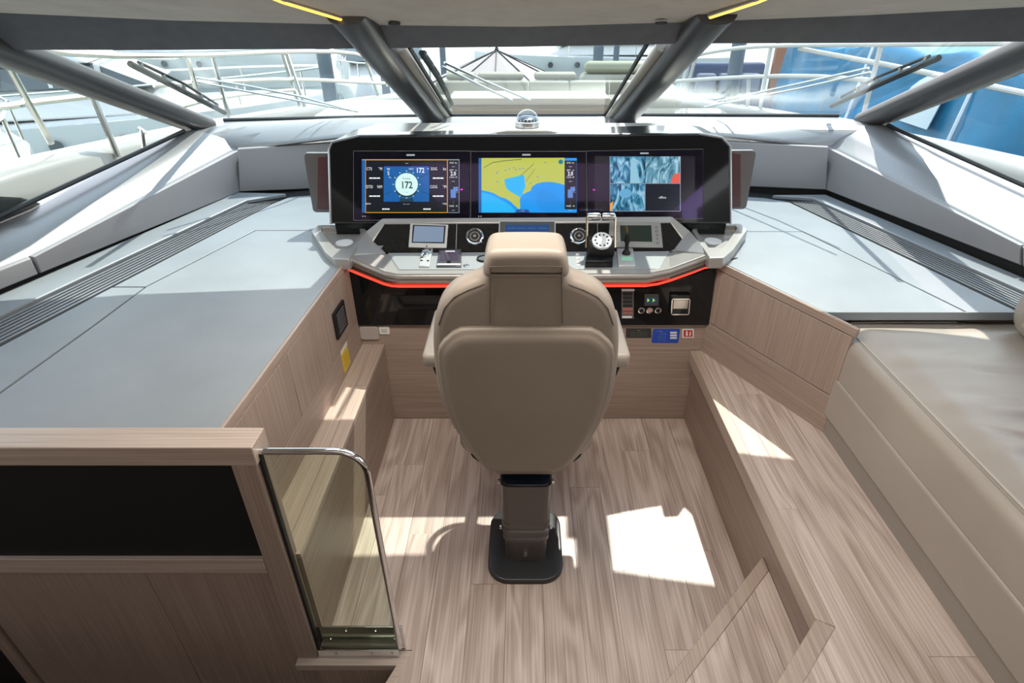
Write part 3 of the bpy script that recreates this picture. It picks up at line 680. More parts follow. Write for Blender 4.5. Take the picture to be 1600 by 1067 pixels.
# emissive picture colours (screens give off light)
E_BLUE = emis('scr_blue', (0.005, 0.105, 0.34)); E_DBLUE = emis('scr_deep_blue', (0.01, 0.05, 0.16)); E_WHITE = emis('scr_white', (0.85, 0.9, 0.9)); E_PALE = emis('scr_pale', (0.62, 0.86, 0.80))
E_ORANGE = emis('scr_orange', (0.75, 0.32, 0.04)); E_BLACK = emis('scr_black', (0.002, 0.006, 0.012)); E_INK = emis('scr_ink', (0.01, 0.04, 0.06)); E_GREY = emis('scr_grey', (0.30, 0.36, 0.42))
E_LAND = emis('scr_land', (0.46, 0.50, 0.07)); E_SEA = emis('scr_sea', (0.0, 0.28, 0.78)); E_SEA2 = emis('scr_shallow', (0.01, 0.42, 0.83)); E_MAG = emis('scr_magenta', (0.7, 0.02, 0.55)); E_MID = emis('scr_mid', (0.10, 0.22, 0.55))
M_SCRGLASS = mat('monitor_black_glass', (0.005, 0.006, 0.010), 0.05, spec=0.3)
M_COAT = glassmat('violet_anti_glare_coating', (0.99, 0.99, 1.0), gloss=0.30, ior=1.6, rough=0.02, ref=(0.45, 0.15, 1.0))
def monitor(px, lab):
    P_ = [PSCR.hit(*q) for q in px]; c = PSCR.at(sum(p[0] for p in P_) / 4, min(p[1] for p in P_), 0)
    t = thing('monitor', lab, 'monitor', c, 'three chart monitors side by side in the console')
    obj('bezel', MB().plate(PSCR, P_, 0.003, 0.006), M_SCRGLASS, t, bevel=0.0008)
    for a, b in zip(P_, P_[1:] + P_[:1]):
        pass
    fr = MB(); q = P_ + [P_[0]]; fr.tube([PSCR.at(p[0], p[1], 0.006) for p in q], 0.0012, 4); obj('frame_edge', fr, mat('thin_edge', (0.18, 0.18, 0.19), 0.4), t)
    return t
HS = 0.0066
m1 = monitor([(553, 344), (734, 344), (735, 236), (553, 236)], 'monitor with a round blue compass dial reading 172 beside green map')
s1 = obj('screen', MB().pplate(PSCR, pxrect(566, 249, 718, 332.5), 0.006, HS), E_BLACK, m1)
z_ = 0.0002
def sub(nm, px, m, par, lev): return flat(nm, PSCR, px, m, par, h=HS + z_ * lev, t=z_)
sub('side_bar', pxrect(566, 249, 571, 332), E_BLUE, s1, 1)
sub('header_glow', pxrect(566, 249, 718, 250.2), E_GREY, s1, 2)
for r in (pxrect(571.5, 249.5, 699.5, 250.4), pxrect(571.5, 331.4, 699.5, 332.4), pxrect(571.5, 249.5, 572.3, 332), pxrect(698.8, 249.5, 699.8, 332)): sub('orange_outline', r, E_ORANGE, s1, 3)
for r in (pxrect(717.2, 249.5, 717.9, 332), pxrect(700, 331.6, 718, 332.3)): sub('pale_outline', r, E_GREY, s1, 3)
sub('dial_panel', pxrect(600, 260, 671, 315), E_BLUE, s1, 2)
sub('dial_cut', [(624, 315), (647, 315), (645, 309), (626, 309)], E_INK, s1, 3)  # dark cut in the lower edge of the dial panel
for a, b in (((600, 271), (616, 278)), ((671, 271), (656, 278)), ((600, 304), (615, 299)), ((671, 304), (657, 299))):
    sub('lane_line', [a, b, (b[0], b[1] - .8), (a[0], a[1] - .8)], E_INK, s1, 3)
sub('dial_ring', pcirc(635.7, 288, 22.5, ry=22.5), emis('scr_ring', (0.01, 0.12, 0.30)), s1, 4)
tk = MB()
for k in range(12):
    a = 2 * math.pi * k / 12; ca, sa = math.cos(a), math.sin(a); r0, r1 = (19.5, 22), (19.5, 22); w_ = 0.35
    tk.pplate(PSCR, [(635.7 + ca * 19.5 - sa * w_, 288 + sa * 19.5 + ca * w_), (635.7 + ca * 22 - sa * w_, 288 + sa * 22 + ca * w_), (635.7 + ca * 22 + sa * w_, 288 + sa * 22 - ca * w_), (635.7 + ca * 19.5 + sa * w_, 288 + sa * 19.5 - ca * w_)], HS + z_ * 4, HS + z_ * 5)
obj('dial_ticks', tk, E_WHITE, s1, smooth=False)
arc = [(635.7 + 20.5 * math.cos(math.radians(a)), 288 + 20.5 * math.sin(math.radians(a))) for a in range(35, 146, 10)] + [(635.7 + 17.5 * math.cos(math.radians(a)), 288 + 17.5 * math.sin(math.radians(a))) for a in range(145, 34, -10)]
sub('dial_arc', arc, E_INK, s1, 5)
sub('dial_face', pcirc(635.7, 288, 17.6), E_PALE, s1, 6)
text('172', PSCR, 636, 289.5, 10.5, E_INK, s1, h=HS + z_ * 7, sx=.85, bold=0.001)
text('Heading', PSCR, 635.5, 279, 2.6, E_INK, s1, h=HS + z_ * 7)
text('-----', PSCR, 635.5, 300, 2.4, E_INK, s1, h=HS + z_ * 7)
text('172', PSCR, 657, 266.5, 7.5, E_WHITE, s1, h=HS + z_ * 5, sx=.85, bold=0.0005); text('HDG', PSCR, 643, 264, 2.4, E_WHITE, s1, h=HS + z_ * 5); text('\u00b0M', PSCR, 669, 264, 2, E_WHITE, s1, h=HS + z_ * 5)
text('W', PSCR, 607.5, 264.5, 3.5, E_WHITE, s1, h=HS + z_ * 5); text('S', PSCR, 607.5, 271, 6, E_WHITE, s1, h=HS + z_ * 5); text('kn', PSCR, 610, 277, 2.5, E_WHITE, s1, h=HS + z_ * 5)
for s_, u, v in (('CTS', 577.5, 264), ('\u00b0M', 595, 264), ('DTD', 578, 292), ('NM', 594, 292), ('SOG', 678.5, 264), ('kn', 695, 264), ('COG', 678, 292), ('\u00b0M', 695, 292)):
    text(s_, PSCR, u, v, 4.6, E_WHITE, s1, h=HS + z_ * 4, sx=.8)
text('---', PSCR, 636, 255, 3.5, E_WHITE, s1, h=HS + z_ * 4)
for u, v, w_ in ((586, 278.3, 5.2), (586, 306.3, 5.2), (685, 278.3, 5.2), (685, 306.3, 5.2), (603.5, 326.5, 3.4), (667.5, 326.5, 3.4)):
    for q in (-1, 0, 1): sub('dash_mark', pxrect(u + q * (w_ + .6) - w_ / 2, v - 1.0, u + q * (w_ + .6) + w_ / 2, v + 1.0), E_WHITE, s1, 4)
text('BTW', PSCR, 576, 318.5, 2.6, E_WHITE, s1, h=HS + z_ * 4); text('TTD', PSCR, 695, 318.5, 2.6, E_WHITE, s1, h=HS + z_ * 4); text('--- ---', PSCR, 635.5, 318.5, 3.2, E_WHITE, s1, h=HS + z_ * 5)
def datacol(u0, s, m):
    text('SOG  kn', PSCR, u0, 254.5, 2.4, E_WHITE, s, h=HS + z_ * 4); text('---', PSCR, u0, 260, 3.5, E_WHITE, s, h=HS + z_ * 4)
    text('DPT   m', PSCR, u0, 266, 2.4, E_WHITE, s, h=HS + z_ * 4); text('2.0', PSCR, u0, 271.5, 6, E_WHITE, s, h=HS + z_ * 4, sx=.85, bold=.0004)
    text('COG  M', PSCR, u0, 277, 2.4, E_WHITE, s, h=HS + z_ * 4); text('---', PSCR, u0, 283, 3.5, E_WHITE, s, h=HS + z_ * 4)
    for r in (pxrect(u0 - 4, 296, u0 + 4, 309), pxrect(u0, 292, u0 + 7, 299)): sub('depth_bar', r, E_MID, s, 3)
    for v in (292, 296, 300): sub('scale_mark', pxrect(u0 + 5, v, u0 + 8, v + .7), E_GREY, s, 4)
    text('--\n--', PSCR, u0, 316.5, 2.4, E_ORANGE, s, h=HS + z_ * 4); text('TWD   M', PSCR, u0, 322, 2.4, E_WHITE, s, h=HS + z_ * 4); text('---', PSCR, u0, 328, 3.5, E_WHITE, s, h=HS + z_ * 4)
datacol(708.5, s1, m1)
text('\u2022 \u2022', PSCR, 569, 338, 4, E_WHITE, m1, h=HS)
flat('maker_plate', PSCR, pxrect(635.5, 241, 648.5, 243.6), emis('scr_plate', (0.35, 0.4, 0.42)), m1, h=HS)
flat('knob_mark', PSCR, pcirc(721.5, 296, 2.2, 12, 1.4), E_MAG, m1, h=HS)
# chart monitor
m2 = monitor([(735.5, 343.5), (914.5, 343), (915, 236.5), (736, 236.5)], 'monitor with yellow land and blue water chart, middle of the console')
s2 = obj('screen', MB().pplate(PSCR, pxrect(748, 247, 901, 332), 0.006, HS), E_SEA, m2)
sub('side_bar', pxrect(748, 247, 752.5, 332), E_BLUE, s2, 5)
land = [(752.5, 247), (882, 246.5), (882, 289), (872, 286), (860, 284), (848, 284.5), (838, 287), (831, 292), (829, 298), (822, 301), (815, 305), (812, 312), (813, 322), (811, 327), (803, 320), (798, 315), (790, 310), (780, 307), (772, 302), (762, 299), (752.5, 297)]
land.reverse()
sub('chart_land', land, E_LAND, s2, 2)
sub('chart_bay', [(788, 280), (800, 277), (819, 273.5), (821, 292), (817, 300), (817, 306), (812, 308), (806, 304), (797, 299), (791, 294), (789, 287)][::-1], E_SEA2, s2, 3)
sub('chart_depth_band', [(752.5, 300), (770, 305), (790, 316), (800, 323), (806, 332), (770, 332), (752.5, 332)][::-1], E_SEA2, s2, 1)
sub('chart_depth_band', [(836, 300), (850, 297), (866, 303), (875, 315), (882, 318), (882, 330), (846, 330), (838, 315)][::-1], emis('scr_sea_deep', (0.0, 0.25, 0.70)), s2, 1)
ln = lambda a, b, w_=.45: [(a[0], a[1] + w_), (b[0], b[1] + w_), (b[0], b[1] - w_), (a[0], a[1] - w_)]
for a, b in (((812, 276), (834, 256)), ((756, 262), (770, 254)), ((770, 254), (790, 251)), ((790, 251), (815, 249)), ((756, 262), (759, 285)), ((822, 283), (836, 264)), ((800, 285), (801, 277)), ((806, 284), (806, 276)), ((812, 284), (811, 275.5)), ((818, 282), (817, 275))):
    sub('chart_line', ln(a, b), E_INK, s2, 4)
for u, v in ((778, 268), (776, 271), (790, 266), (796, 264), (803, 262), (806, 265), (812, 264), (817, 263), (777, 284), (840, 276), (829, 286), (852, 254)): sub('sounding', pcirc(u, v, 1.1, 8), E_MID, s2, 4)
sub('chart_route', [(811, 327), (803, 320), (796, 313), (799, 311), (806, 318), (813, 325)], E_LAND, s2, 3)
sub('menu_tab', [(805, 332), (828, 332), (825, 327), (808, 327)], emis('scr_tab', (0.01, 0.08, 0.30)), s2, 5)
text('- +', PSCR, 816.5, 329.5, 3, E_WHITE, s2, h=HS + z_ * 7)
sub('compass_badge', pcirc(876, 253, 3.6), emis('scr_teal', (0.0, 0.18, 0.25)), s2, 5)
sub('data_strip', pxrect(882, 247, 900.8, 332), E_BLACK, s2, 2); sub('strip_head', pxrect(882, 247, 900.8, 251), E_SEA, s2, 3); sub('strip_foot', pxrect(882, 327, 900.8, 332), E_SEA, s2, 3)
datacol(891, s2, m2)
text('\u2022 \u2022', PSCR, 750, 338, 4, E_WHITE, m2, h=HS); flat('maker_plate', PSCR, pxrect(816, 240.6, 829, 243.2), emis('scr_plate', (0, 0, 0)), m2, h=HS)
# camera monitor
m3 = monitor([(917, 342), (1098, 341.5), (1098, 233), (916, 236)], 'monitor with four camera pictures of decks and mooring, one of them dark')
s3 = obj('screen', MB().pplate(PSCR, pxrect(929, 244, 1085, 330), 0.006, HS), emis('scr_black2', (0.004, 0.005, 0.008)), m3)
def cammat(name, seed, sc, cols):
    m = bpy.data.materials.new(name); m.use_nodes = True; n = m.node_tree; b = n.nodes['Principled BSDF']; b.inputs['Base Color'].default_value = (0, 0, 0, 1); b.inputs['Roughness'].default_value = .2
    t = n.nodes.new('ShaderNodeTexCoord'); mp = n.nodes.new('ShaderNodeMapping'); mp.inputs['Location'].default_value = (seed, seed * 2, 0); mp.inputs['Scale'].default_value = (sc, sc, sc * .5); mp.inputs['Rotation'].default_value = (0, .6, 0)
    v = n.nodes.new('ShaderNodeTexNoise'); v.inputs['Scale'].default_value = 1.0; v.inputs['Detail'].default_value = 6; v.inputs['Distortion'].default_value = 2.2
    r = n.nodes.new('ShaderNodeValToRGB'); r.color_ramp.elements[0].position = .34; r.color_ramp.elements[1].position = .66
    r.color_ramp.elements[0].color = (*cols[0], 1); r.color_ramp.elements[1].color = (*cols[2], 1); e = r.color_ramp.elements.new(.5); e.color = (*cols[1], 1)
    n.links.new(t.outputs['Object'], mp.inputs[0]); n.links.new(mp.outputs[0], v.inputs[0]); n.links.new(v.outputs['Fac'], r.inputs[0]); n.links.new(r.outputs[0], b.inputs['Emission Color']); b.inputs['Emission Strength'].default_value = 1.0
    return m
cols = [(0.005, 0.03, 0.06), (0.03, 0.20, 0.34), (0.30, 0.55, 0.68)]
sub('camera_picture', pxrect(953, 244.5, 1007, 286), cammat('cam_a', 3.1, 26, cols), s3, 1)
sub('camera_picture', pxrect(1008, 244.5, 1062, 286), cammat('cam_b', 9.7, 20, [(0.02, 0.09, 0.13), (0.10, 0.28, 0.38), (0.42, 0.62, 0.72)]), s3, 1)
sub('camera_picture', pxrect(953, 287.5, 1007, 329.5), cammat('cam_c', 5.5, 22, cols), s3, 1)
sub('camera_picture', pxrect(1008, 287.5, 1062, 329.5), emis('scr_black3', (0.001, 0.006, 0.014)), s3, 1)
sub('camera_detail', [(1052, 272), (1062, 270), (1062, 286), (1047, 286)][::-1], emis('scr_coral', (0.72, 0.10, 0.07)), s3, 2)
sub('camera_detail', pcirc(977, 302, 10, ry=7), emis('scr_paleblue', (0.12, 0.35, 0.58)), s3, 2)
sub('camera_detail', [(953, 318), (958, 314), (956, 329), (953, 329)][::-1], E_ORANGE, s3, 2)
sub('camera_detail', [(985, 250), (993, 252), (1000, 286), (984, 286)][::-1], emis('scr_paleblue2', (0.25, 0.5, 0.62)), s3, 2)
for r in (pxrect(952.4, 244, 953, 330), pxrect(1007.2, 286, 1007.9, 330), pxrect(1062, 244, 1062.8, 330), pxrect(953, 286.2, 1062, 287), pxrect(953, 329.4, 1062, 330.1)): sub('picture_outline', r, E_GREY, s3, 3)
text('offline', PSCR, 1034.5, 308.5, 3.4, E_WHITE, s3, h=HS + z_ * 4)
flat('maker_plate', PSCR, pxrect(1000, 238.3, 1013, 240.8), emis('scr_plate', (0, 0, 0)), m3, h=HS); flat('knob_mark', PSCR, pcirc(928, 296.5, 2.2, 12, 1.4), E_MAG, m3, h=HS); text('\u2022 \u2022', PSCR, 932, 336, 3.5, E_GREY, m3, h=HS)
for mm, q in ((m1, pxrect(554, 237, 733.5, 343)), (m2, pxrect(737, 237, 914, 342)), (m3, pxrect(918, 235, 1097, 341))):
    obj('coated_glass', MB().pplate(PSCR, q, HS + 0.0022, HS + 0.0026), M_COAT, mm, smooth=False)
# ---- instruments on the gloss dash
def dashbox(nm, lab, cat, px, pl, h, m, bev=0.002):
    P_ = [pl.hit(*q) for q in px]; c = pl.at(sum(p[0] for p in P_) / len(P_), sum(p[1] for p in P_) / len(P_), 0)
    t = thing(nm, lab, cat, c); obj('body', MB().plate(pl, P_, 0.0, h), m, t, bevel=bev); return t
M_SILB = mat('silver_plastic', (0.50, 0.51, 0.51), 0.35, metal=0.4)
t = dashbox('display', 'small silver framed display with a pale blue blank screen', 'display', [(639, 388), (698, 389), (701, 352.5), (642, 350.5)], PDASH, 0.014, M_SILB)
flat('screen_rim', PDASH, [(644, 381), (695, 382), (697, 354.5), (646, 353)], M_BLACKP, t, h=0.0145); flat('screen', PDASH, [(646, 379.5), (693, 380), (694.5, 356), (648.5, 354.8)], emis('scr_lcd', (0.20, 0.27, 0.38), .9), t, h=0.015)
flat('button', PDASH, pcirc(667.5, 386.3, 1.2, 10), M_BLACKP, t, h=0.0148)
t = dashbox('display', 'wide dark display behind the seat headrest', 'display', [(778, 392), (868, 392), (868, 345.5), (780, 345.5)], PDASH, 0.006, M_SILB)
flat('fascia', PDASH, [(780, 392), (866.5, 392), (866.5, 347), (781.5, 347)], mat('slate_fascia', (.06, .065, .07), .3), t, h=0.0066); flat('screen', PDASH, [(789, 392), (857, 392), (858, 352), (790, 352)], E_DBLUE, t, h=0.007)
for u in (800, 815, 830, 848): text('\u2014\u2014', PDASH, u, 357, 4, E_MID, t, h=0.0075)
t = dashbox('display', 'square multifunction display with round buttons down both sides', 'display', [(950, 387.5), (1035, 388.5), (1031, 348.5), (952, 347.5)], PDASH, 0.014, mat('steel_grey_plastic', (0.27, 0.28, 0.28), 0.35, metal=0.4))
flat('screen', PDASH, [(969, 378.5), (1018, 379.5), (1016.5, 354), (968, 354)], mat('dark_green_lcd', (0.010, 0.022, 0.020), 0.1, coat=1.0), t, h=0.0148)
for k, v in enumerate((356, 362, 367.5, 373.5, 380)):
    for u in (961 + k * .15, 1024.5 + k * .5):
        p = PDASH.at(*PDASH.hit(u, v + (1 if u > 1000 else 0)), 0.014); obj('button', MB().cyl(p, PDASH.n, 0.0075, 0.006, 0.005, 12), M_STEEL, t)
for u, v, lab in ((742, 370, 'round air vent beside the small blue display'), (904.5, 369.5, 'round air vent beside the throttle levers')):
    a = PDASH.hit(u, v); p = PDASH.at(*a, 0.0)
    t = thing('air_vent', lab, 'air vent', p, 'round dash air vents')
    obj('ring', MB().lathe(p, PDASH.n, [(0.030, 0), (0.042, 0), (0.042, 0.008), (0.038, 0.012), (0.034, 0.010), (0.031, 0.002)], 32, ring=True), M_CHROME, t)
    obj('cup', MB().cyl(p, PDASH.n, 0.033, 0.033, 0.002, 28), M_DARK, t)
    obj('inner_ring', MB().lathe(p, PDASH.n, [(0.019, 0.002), (0.023, 0.002), (0.023, 0.009), (0.019, 0.009)], 28, ring=True), M_STEEL, t)
    obj('knob', MB().cyl(p, PDASH.n, 0.009, 0.007, 0.014, 16), M_STEEL, t)
# ---- controls on the flat pad
HD = 0.003
t = dashbox('control_keypad', 'silver control keypad with a round dial knob by the pale blue display', 'control', [(655, 419), (671, 419.5), (677, 391.5), (661, 391)], PDESK, 0.012, M_SILB)
p = PDESK.at(*PDESK.hit(664.5, 402), 0.012); obj('dial_knob', MB().lathe(p, (0, 0, 1), [(0.021, 0), (0.021, 0.008), (0.018, 0.010), (0.012, 0.009), (0.010, 0.013), (0, 0.014)], 24), M_CHROME, t)
for u, v in ((662, 393.5), (672, 394), (659, 411), (669, 411.5), (660, 406)): obj('button', MB().cyl(PDESK.at(*PDESK.hit(u, v), 0.012), (0, 0, 1), 0.006, 0.005, 0.003, 10), M_BLACKP, t)
t = dashbox('autopilot_panel', 'small square touch panel with violet reflection beside the dial keypad', 'control', [(682, 419), (721, 419), (721, 392), (686, 392)], PDESK, 0.010, mat('charcoal_plastic', (0.05, 0.05, 0.055), 0.3))
flat('screen', PDESK, [(686, 411), (717, 411), (718, 394), (689, 394)], emis('scr_plum', (0.06, 0.04, 0.07)), t, h=0.0105); flat('screen_bar', PDESK, [(696, 396.5), (711, 396.5), (711, 395), (696, 395)], E_WHITE, t, h=0.011)
obj('knob', MB().cyl(PDESK.at(*PDESK.hit(701.5, 413), 0.010), (0, 0, 1), 0.009, 0.008, 0.010, 14), M_BLACKP, t)
flat('light_edge', PDESK, [(683, 417), (720, 417), (720, 415), (684, 415)], M_WHITE, t, h=0.0105)
p = PDESK.at(*PDESK.hit(729, 416.5), HD); tag(obj('push_button', MB().lathe(p, (0, 0, 1), [(0.014, 0), (0.014, 0.004), (0.011, 0.005), (0.009, 0.003), (0, 0.004)], 20), M_CHROME), 'round chrome push button on the desk pad beside the square touch panel', 'button')
p = PDESK.at(*PDESK.hit(757, 406), HD); t = thing('horn_button', 'round black ring switch on the desk half hidden by the headrest', 'switch', p)
obj('ring', MB().lathe(p, (0, 0, 1), [(0.030, 0), (0.036, 0), (0.036, 0.008), (0.030, 0.008)], 28, ring=True), M_BLACKP, t); obj('cap', MB().cyl(p, (0, 0, 1), 0.029, 0.027, 0.005, 24), M_STEEL, t)
for k, v in enumerate((399, 405, 410.8, 416)):
    p = PDESK.at(*PDESK.hit(902.2 + k * .6, v), HD); tag(obj('push_button', MB().cyl(p, (0, 0, 1), 0.0095, 0.008, 0.004, 16), M_WHITE), ['topmost', 'second', 'third', 'lowest'][k] + ' of four small white push buttons in a column by the throttle', 'button', 'white push buttons')
# throttle
t = thing('engine_throttle', 'black twin lever engine throttle with silver grips and round gauge', 'throttle', PDESK.at(*PDESK.hit(937, 412), 0))
bx = [PDESK.hit(u, v) for u, v in ((914, 419), (957, 419), (957, 396), (917, 396))]
obj('base', MB().plate(PDESK, bx, 0.0, 0.035), M_GLOSS, t, bevel=0.005, bseg=3)
pc = PDESK.at(*PDESK.hit(937, 404), 0.0)
mb = MB(); ax = Vector((1, 0, 0)); mb.cyl(pc + Vector((-0.058, 0, 0.055)), ax, 0.052, 0.052, 0.116, 32); obj('drum', mb, M_BLACKP, t, bevel=0.003)
dn = Vector((0, -.55, .84)).normalized(); pg = pc + Vector((0, 0, 0.055)) + dn * 0.047
obj('gauge_face', MB().cyl(pg, dn, 0.046, 0.044, 0.010, 28), mat('gauge_white', (0.55, 0.58, 0.60), 0.3), t)
for k in range(10):
    a = 2 * math.pi * k / 10; e1 = Vector((1, 0, 0)); e2 = dn.cross(e1); obj('gauge_mark', MB().cyl(pg + dn * .0102 + (e1 * math.cos(a) + e2 * math.sin(a)) * 0.030, dn, .005, .005, .0008, 6), M_BLACKP, t)
for s_ in (-1, 1):
    hub = pc + Vector((s_ * 0.064, 0, 0.055)); tip = hub + Vector((0, 0.050, 0.130))
    obj('lever', MB().tube([hub, hub.lerp(tip, .5), tip], [0.009, 0.006, 0.006], 8), mat('brass_edge', (0.55, 0.47, 0.33), 0.2, metal=1.0), t)
    g0 = tip; g1 = tip + Vector((-s_ * 0.060, 0, 0)); obj('grip', MB().tube([g0, g0.lerp(g1, .1), g0.lerp(g1, .9), g1], [0.013, 0.018, 0.018, 0.015], 14), M_STEEL, t)
# joystick
t = dashbox('docking_joystick', 'small black joystick on a silver plate with a green readout', 'joystick', [(966, 419), (993, 419), (988, 389.5), (963, 389.5)], PDESK, 0.014, M_SILB)
flat('readout', PDESK, [(971, 411.5), (989, 411.5), (987, 405.5), (971, 405.5)], emis('scr_green', (0.20, 0.42, 0.30)), t, h=0.0146)
for u, v in ((968, 397), (985, 397)): flat('key', PDESK, pxrect(u - 3, v - 3, u + 3, v + 3), mat('rose_key', (0.32, 0.24, 0.25), 0.4), t, h=0.0148)
p = PDESK.at(*PDESK.hit(978, 401), 0.014); obj('boot', MB().lathe(p, (0, 0, 1), [(0.020, 0), (0.018, 0.010), (0.010, 0.022)], 20), M_BLACKP, t)
obj('stick', MB().tube([p + Vector((0, 0, .015)), p + Vector((0, .006, .05)), p + Vector((0, .008, .062)), p + Vector((0, .01, .092)), p + Vector((0, .01, .098))], [0.008, 0.009, 0.016, 0.012, 0.005], 14), M_BLACKP, t)
# compass
pc = Vector((PY(824, 200, 2.98).x, 2.98, 1.399))
t = thing('compass', 'chrome based compass under a clear glass dome on top of the console', 'compass', pc)
obj('base', MB().lathe(pc, (0, 0, 1), [(0.060, 0), (0.060, 0.022), (0.056, 0.026), (0.050, 0.026), (0.050, 0.0)], 32, ring=True), M_STEEL, t)
obj('card', MB().lathe(pc, (0, 0, 1), [(0.046, 0.0), (0.046, 0.038), (0.030, 0.046), (0, 0.048)], 32), mat('compass_card', (0.04, 0.055, 0.09), 0.3), t)
for k in range(16):
    a = 2 * math.pi * k / 16; obj('card_mark', MB().cyl(pc + Vector((math.cos(a) * .0455, math.sin(a) * .0455, .028)), (0, 0, 1), .0035, .0035, .009, 6), M_WHITE, t)
obj('glass_dome', MB().lathe(pc, (0, 0, 1), [(0.055, 0.026)] + [(0.055 * math.cos(math.radians(a)), 0.026 + 0.052 * math.sin(math.radians(a))) for a in range(15, 91, 15)], 32), glassmat('dome_glass', (0.88, 0.93, 0.97), gloss=1.0, ior=1.7), t)
# ---- things on the lower front panel and wooden wall
def onplane(nm, lab, cat, px, pl, m, h=0.003, bev=0.0, r=0, base=0.0):
    P_ = [pl.hit(*q) for q in px]
    if r:
        xs_ = [p[0] for p in P_]; ys_ = [p[1] for p in P_]; P_ = rrect(min(xs_), max(xs_), min(ys_), max(ys_), r)
    t = thing(nm, lab, cat, pl.at(sum(p[0] for p in P_) / len(P_), sum(p[1] for p in P_) / len(P_), base)); t['n'] = 1
    obj('plate', MB().plate(pl, P_, base, base + h), m, t, bevel=bev); return t
t = onplane('grab_recess', 'long black recessed handle slot in the gloss front panel', 'handle', [(618, 482), (700, 482), (700, 461), (612, 461)], PFRONT, M_DARK, 0.004)
obj('grip', MB().tube([PFRONT.at(*PFRONT.hit(u, v), .012) for u, v in ((622, 464), (632, 475), (700, 476))], 0.006, 8), M_GLOSS, t)
t = onplane('switch_panel', 'white edged switch board with five dark rocker switches beside the armrest', 'switch panel', pxrect(971, 450.5, 990, 497), PFRONT, mat('pale_board', (0.13, 0.12, 0.12), 0.3), 0.004, base=0.0005)
for k in range(5): 
    P_ = [PFRONT.hit(*q) for q in pxrect(973, 456 + k * 6, 988, 460.5 + k * 6)]; obj('rocker', MB().plate(PFRONT, P_, 0.0045, 0.008), M_DARK if k < 4 else mat('rocker_red', (0.35, 0.12, 0.10), .4), t, bevel=0.001)
flat('label_strip', PFRONT, pxrect(971, 451, 991, 454), M_WHITE, t, h=0.0052); flat('label_strip', PFRONT, pxrect(972, 493, 987, 496), M_WHITE, t, h=0.0052); flat('label_strip', PFRONT, pxrect(973, 487, 988, 489.5), mat('rocker_red', (0, 0, 0)), t, h=0.0052)
t = onplane('engine_display', 'small square black display with green bow thruster symbols', 'display', pxrect(1006.5, 459, 1029, 477), PFRONT, mat('charcoal_plastic', (0.05, 0.05, 0.055), 0.3), 0.006, 0.001, base=0.0005)
flat('screen', PFRONT, pxrect(1010, 463.5, 1025.5, 472.5), E_INK, t, h=0.0070)
for u in (1013, 1021.5): flat('symbol', PFRONT, [(u - 2, 471), (u + 1.5, 468), (u - 2, 465)], emis('scr_lime', (0.35, 0.6, 0.12)), t, h=0.0076)
for u, m, lab in ((1002, M_BLACKP, 'black round push switch with chrome ring under the green symbol display, nearest the seat'), (1014.8, mat('rose_cap', (0.55, 0.25, 0.24), .4), 'rose capped round push switch with chrome ring'), (1028, M_BLACKP, 'black round push switch with chrome ring beside the mirror square')):
    p = PFRONT.at(*PFRONT.hit(u, 484.7), 0.0); t = thing('push_switch', lab.replace(', nearest the seat', ' toward the seat'), 'switch', p, 'round push switches'); n_ = PFRONT.n
    obj('ring', MB().lathe(p, n_, [(0.011, 0), (0.0155, 0), (0.0155, 0.004), (0.011, 0.005)], 22, ring=True), M_CHROME, t); obj('cap', MB().cyl(p, n_, 0.0105, 0.010, 0.003, 20), m, t)
t = onplane('mirror_box', 'square silver framed box with mirror face set in the black panel', 'box', [(1045, 489), (1076, 489), (1078, 458), (1047, 458)], PFRONT, M_GLOSS, 0.02, 0.003, base=0.0005)
for q in ([(1046.5, 488.5), (1075, 488.5), (1075, 487), (1046.5, 487)], [(1046.5, 488.5), (1048, 488.5), (1049.5, 463), (1048, 463)], [(1073.5, 488.5), (1075, 488.5), (1077, 463), (1075.5, 463)], [(1048, 464.5), (1077, 464.5), (1077, 463), (1048, 463)]):
    flat('frame_bar', PFRONT, q, M_CHROME, t, h=0.024, t=0.004)
flat('mirror', PFRONT, [(1050, 479), (1072.5, 479), (1074, 465.5), (1051.5, 465.5)], mat('dull_mirror', (0.45, 0.45, 0.44), 0.12, metal=1.0), t, h=0.0215)
t = onplane('wall_socket', 'square beige socket cover under the black panel in the corner', 'socket', pxrect(565, 508.5, 591, 529), PWOOD, mat('mauve_plastic', (0.42, 0.37, 0.35), 0.4), 0.012, 0.003, r=0.012)
t = onplane('wall_switch', 'small white wall switch beside the beige socket cover', 'switch', pxrect(593.5, 509, 608, 521.5), PWOOD, M_WHITE, 0.006, 0.001, r=0.008); flat('rocker', PWOOD, pxrect(596.5, 512.5, 605, 518), mat('cream_rocker', (.55, .55, .45), .4), t, h=0.0075)
t = onplane('notice_plate', 'narrow black notice plate on the wood beside the armrest', 'sign', pxrect(978, 513, 1017.5, 527.5), PWOOD, mat('sign_black', (0.03, 0.032, 0.03), 0.4), 0.002)
text('-----', PWOOD, 998, 516, 2, M_WHITE, t, h=0.0025)
for k in range(3): text('- -- --- -- ---- --- -- --- --', PWOOD, 998, 519 + k * 2.6, 1.7, mat('print_grey', (.4, .42, .4), .5), t, h=0.0025)
t = onplane('information_sticker', 'blue information sticker with white print on the wood under the panel', 'sticker', pxrect(1020.5, 513.5, 1059.5, 535.5), PWOOD, mat('sticker_blue', (0.018, 0.07, 0.42), 0.35), 0.0015, r=0.008)
for r in (pxrect(1047, 518, 1057.5, 520.8), pxrect(1047, 522.2, 1057.5, 525), pxrect(1047, 526.4, 1057.5, 529)): flat('white_field', PWOOD, r, M_WHITE, t, h=0.0022)
text('- ----', PWOOD, 1031, 517, 2.6, M_WHITE, t, h=0.0022); text('-- - --', PWOOD, 1036, 521, 2.6, M_WHITE, t, h=0.0022)
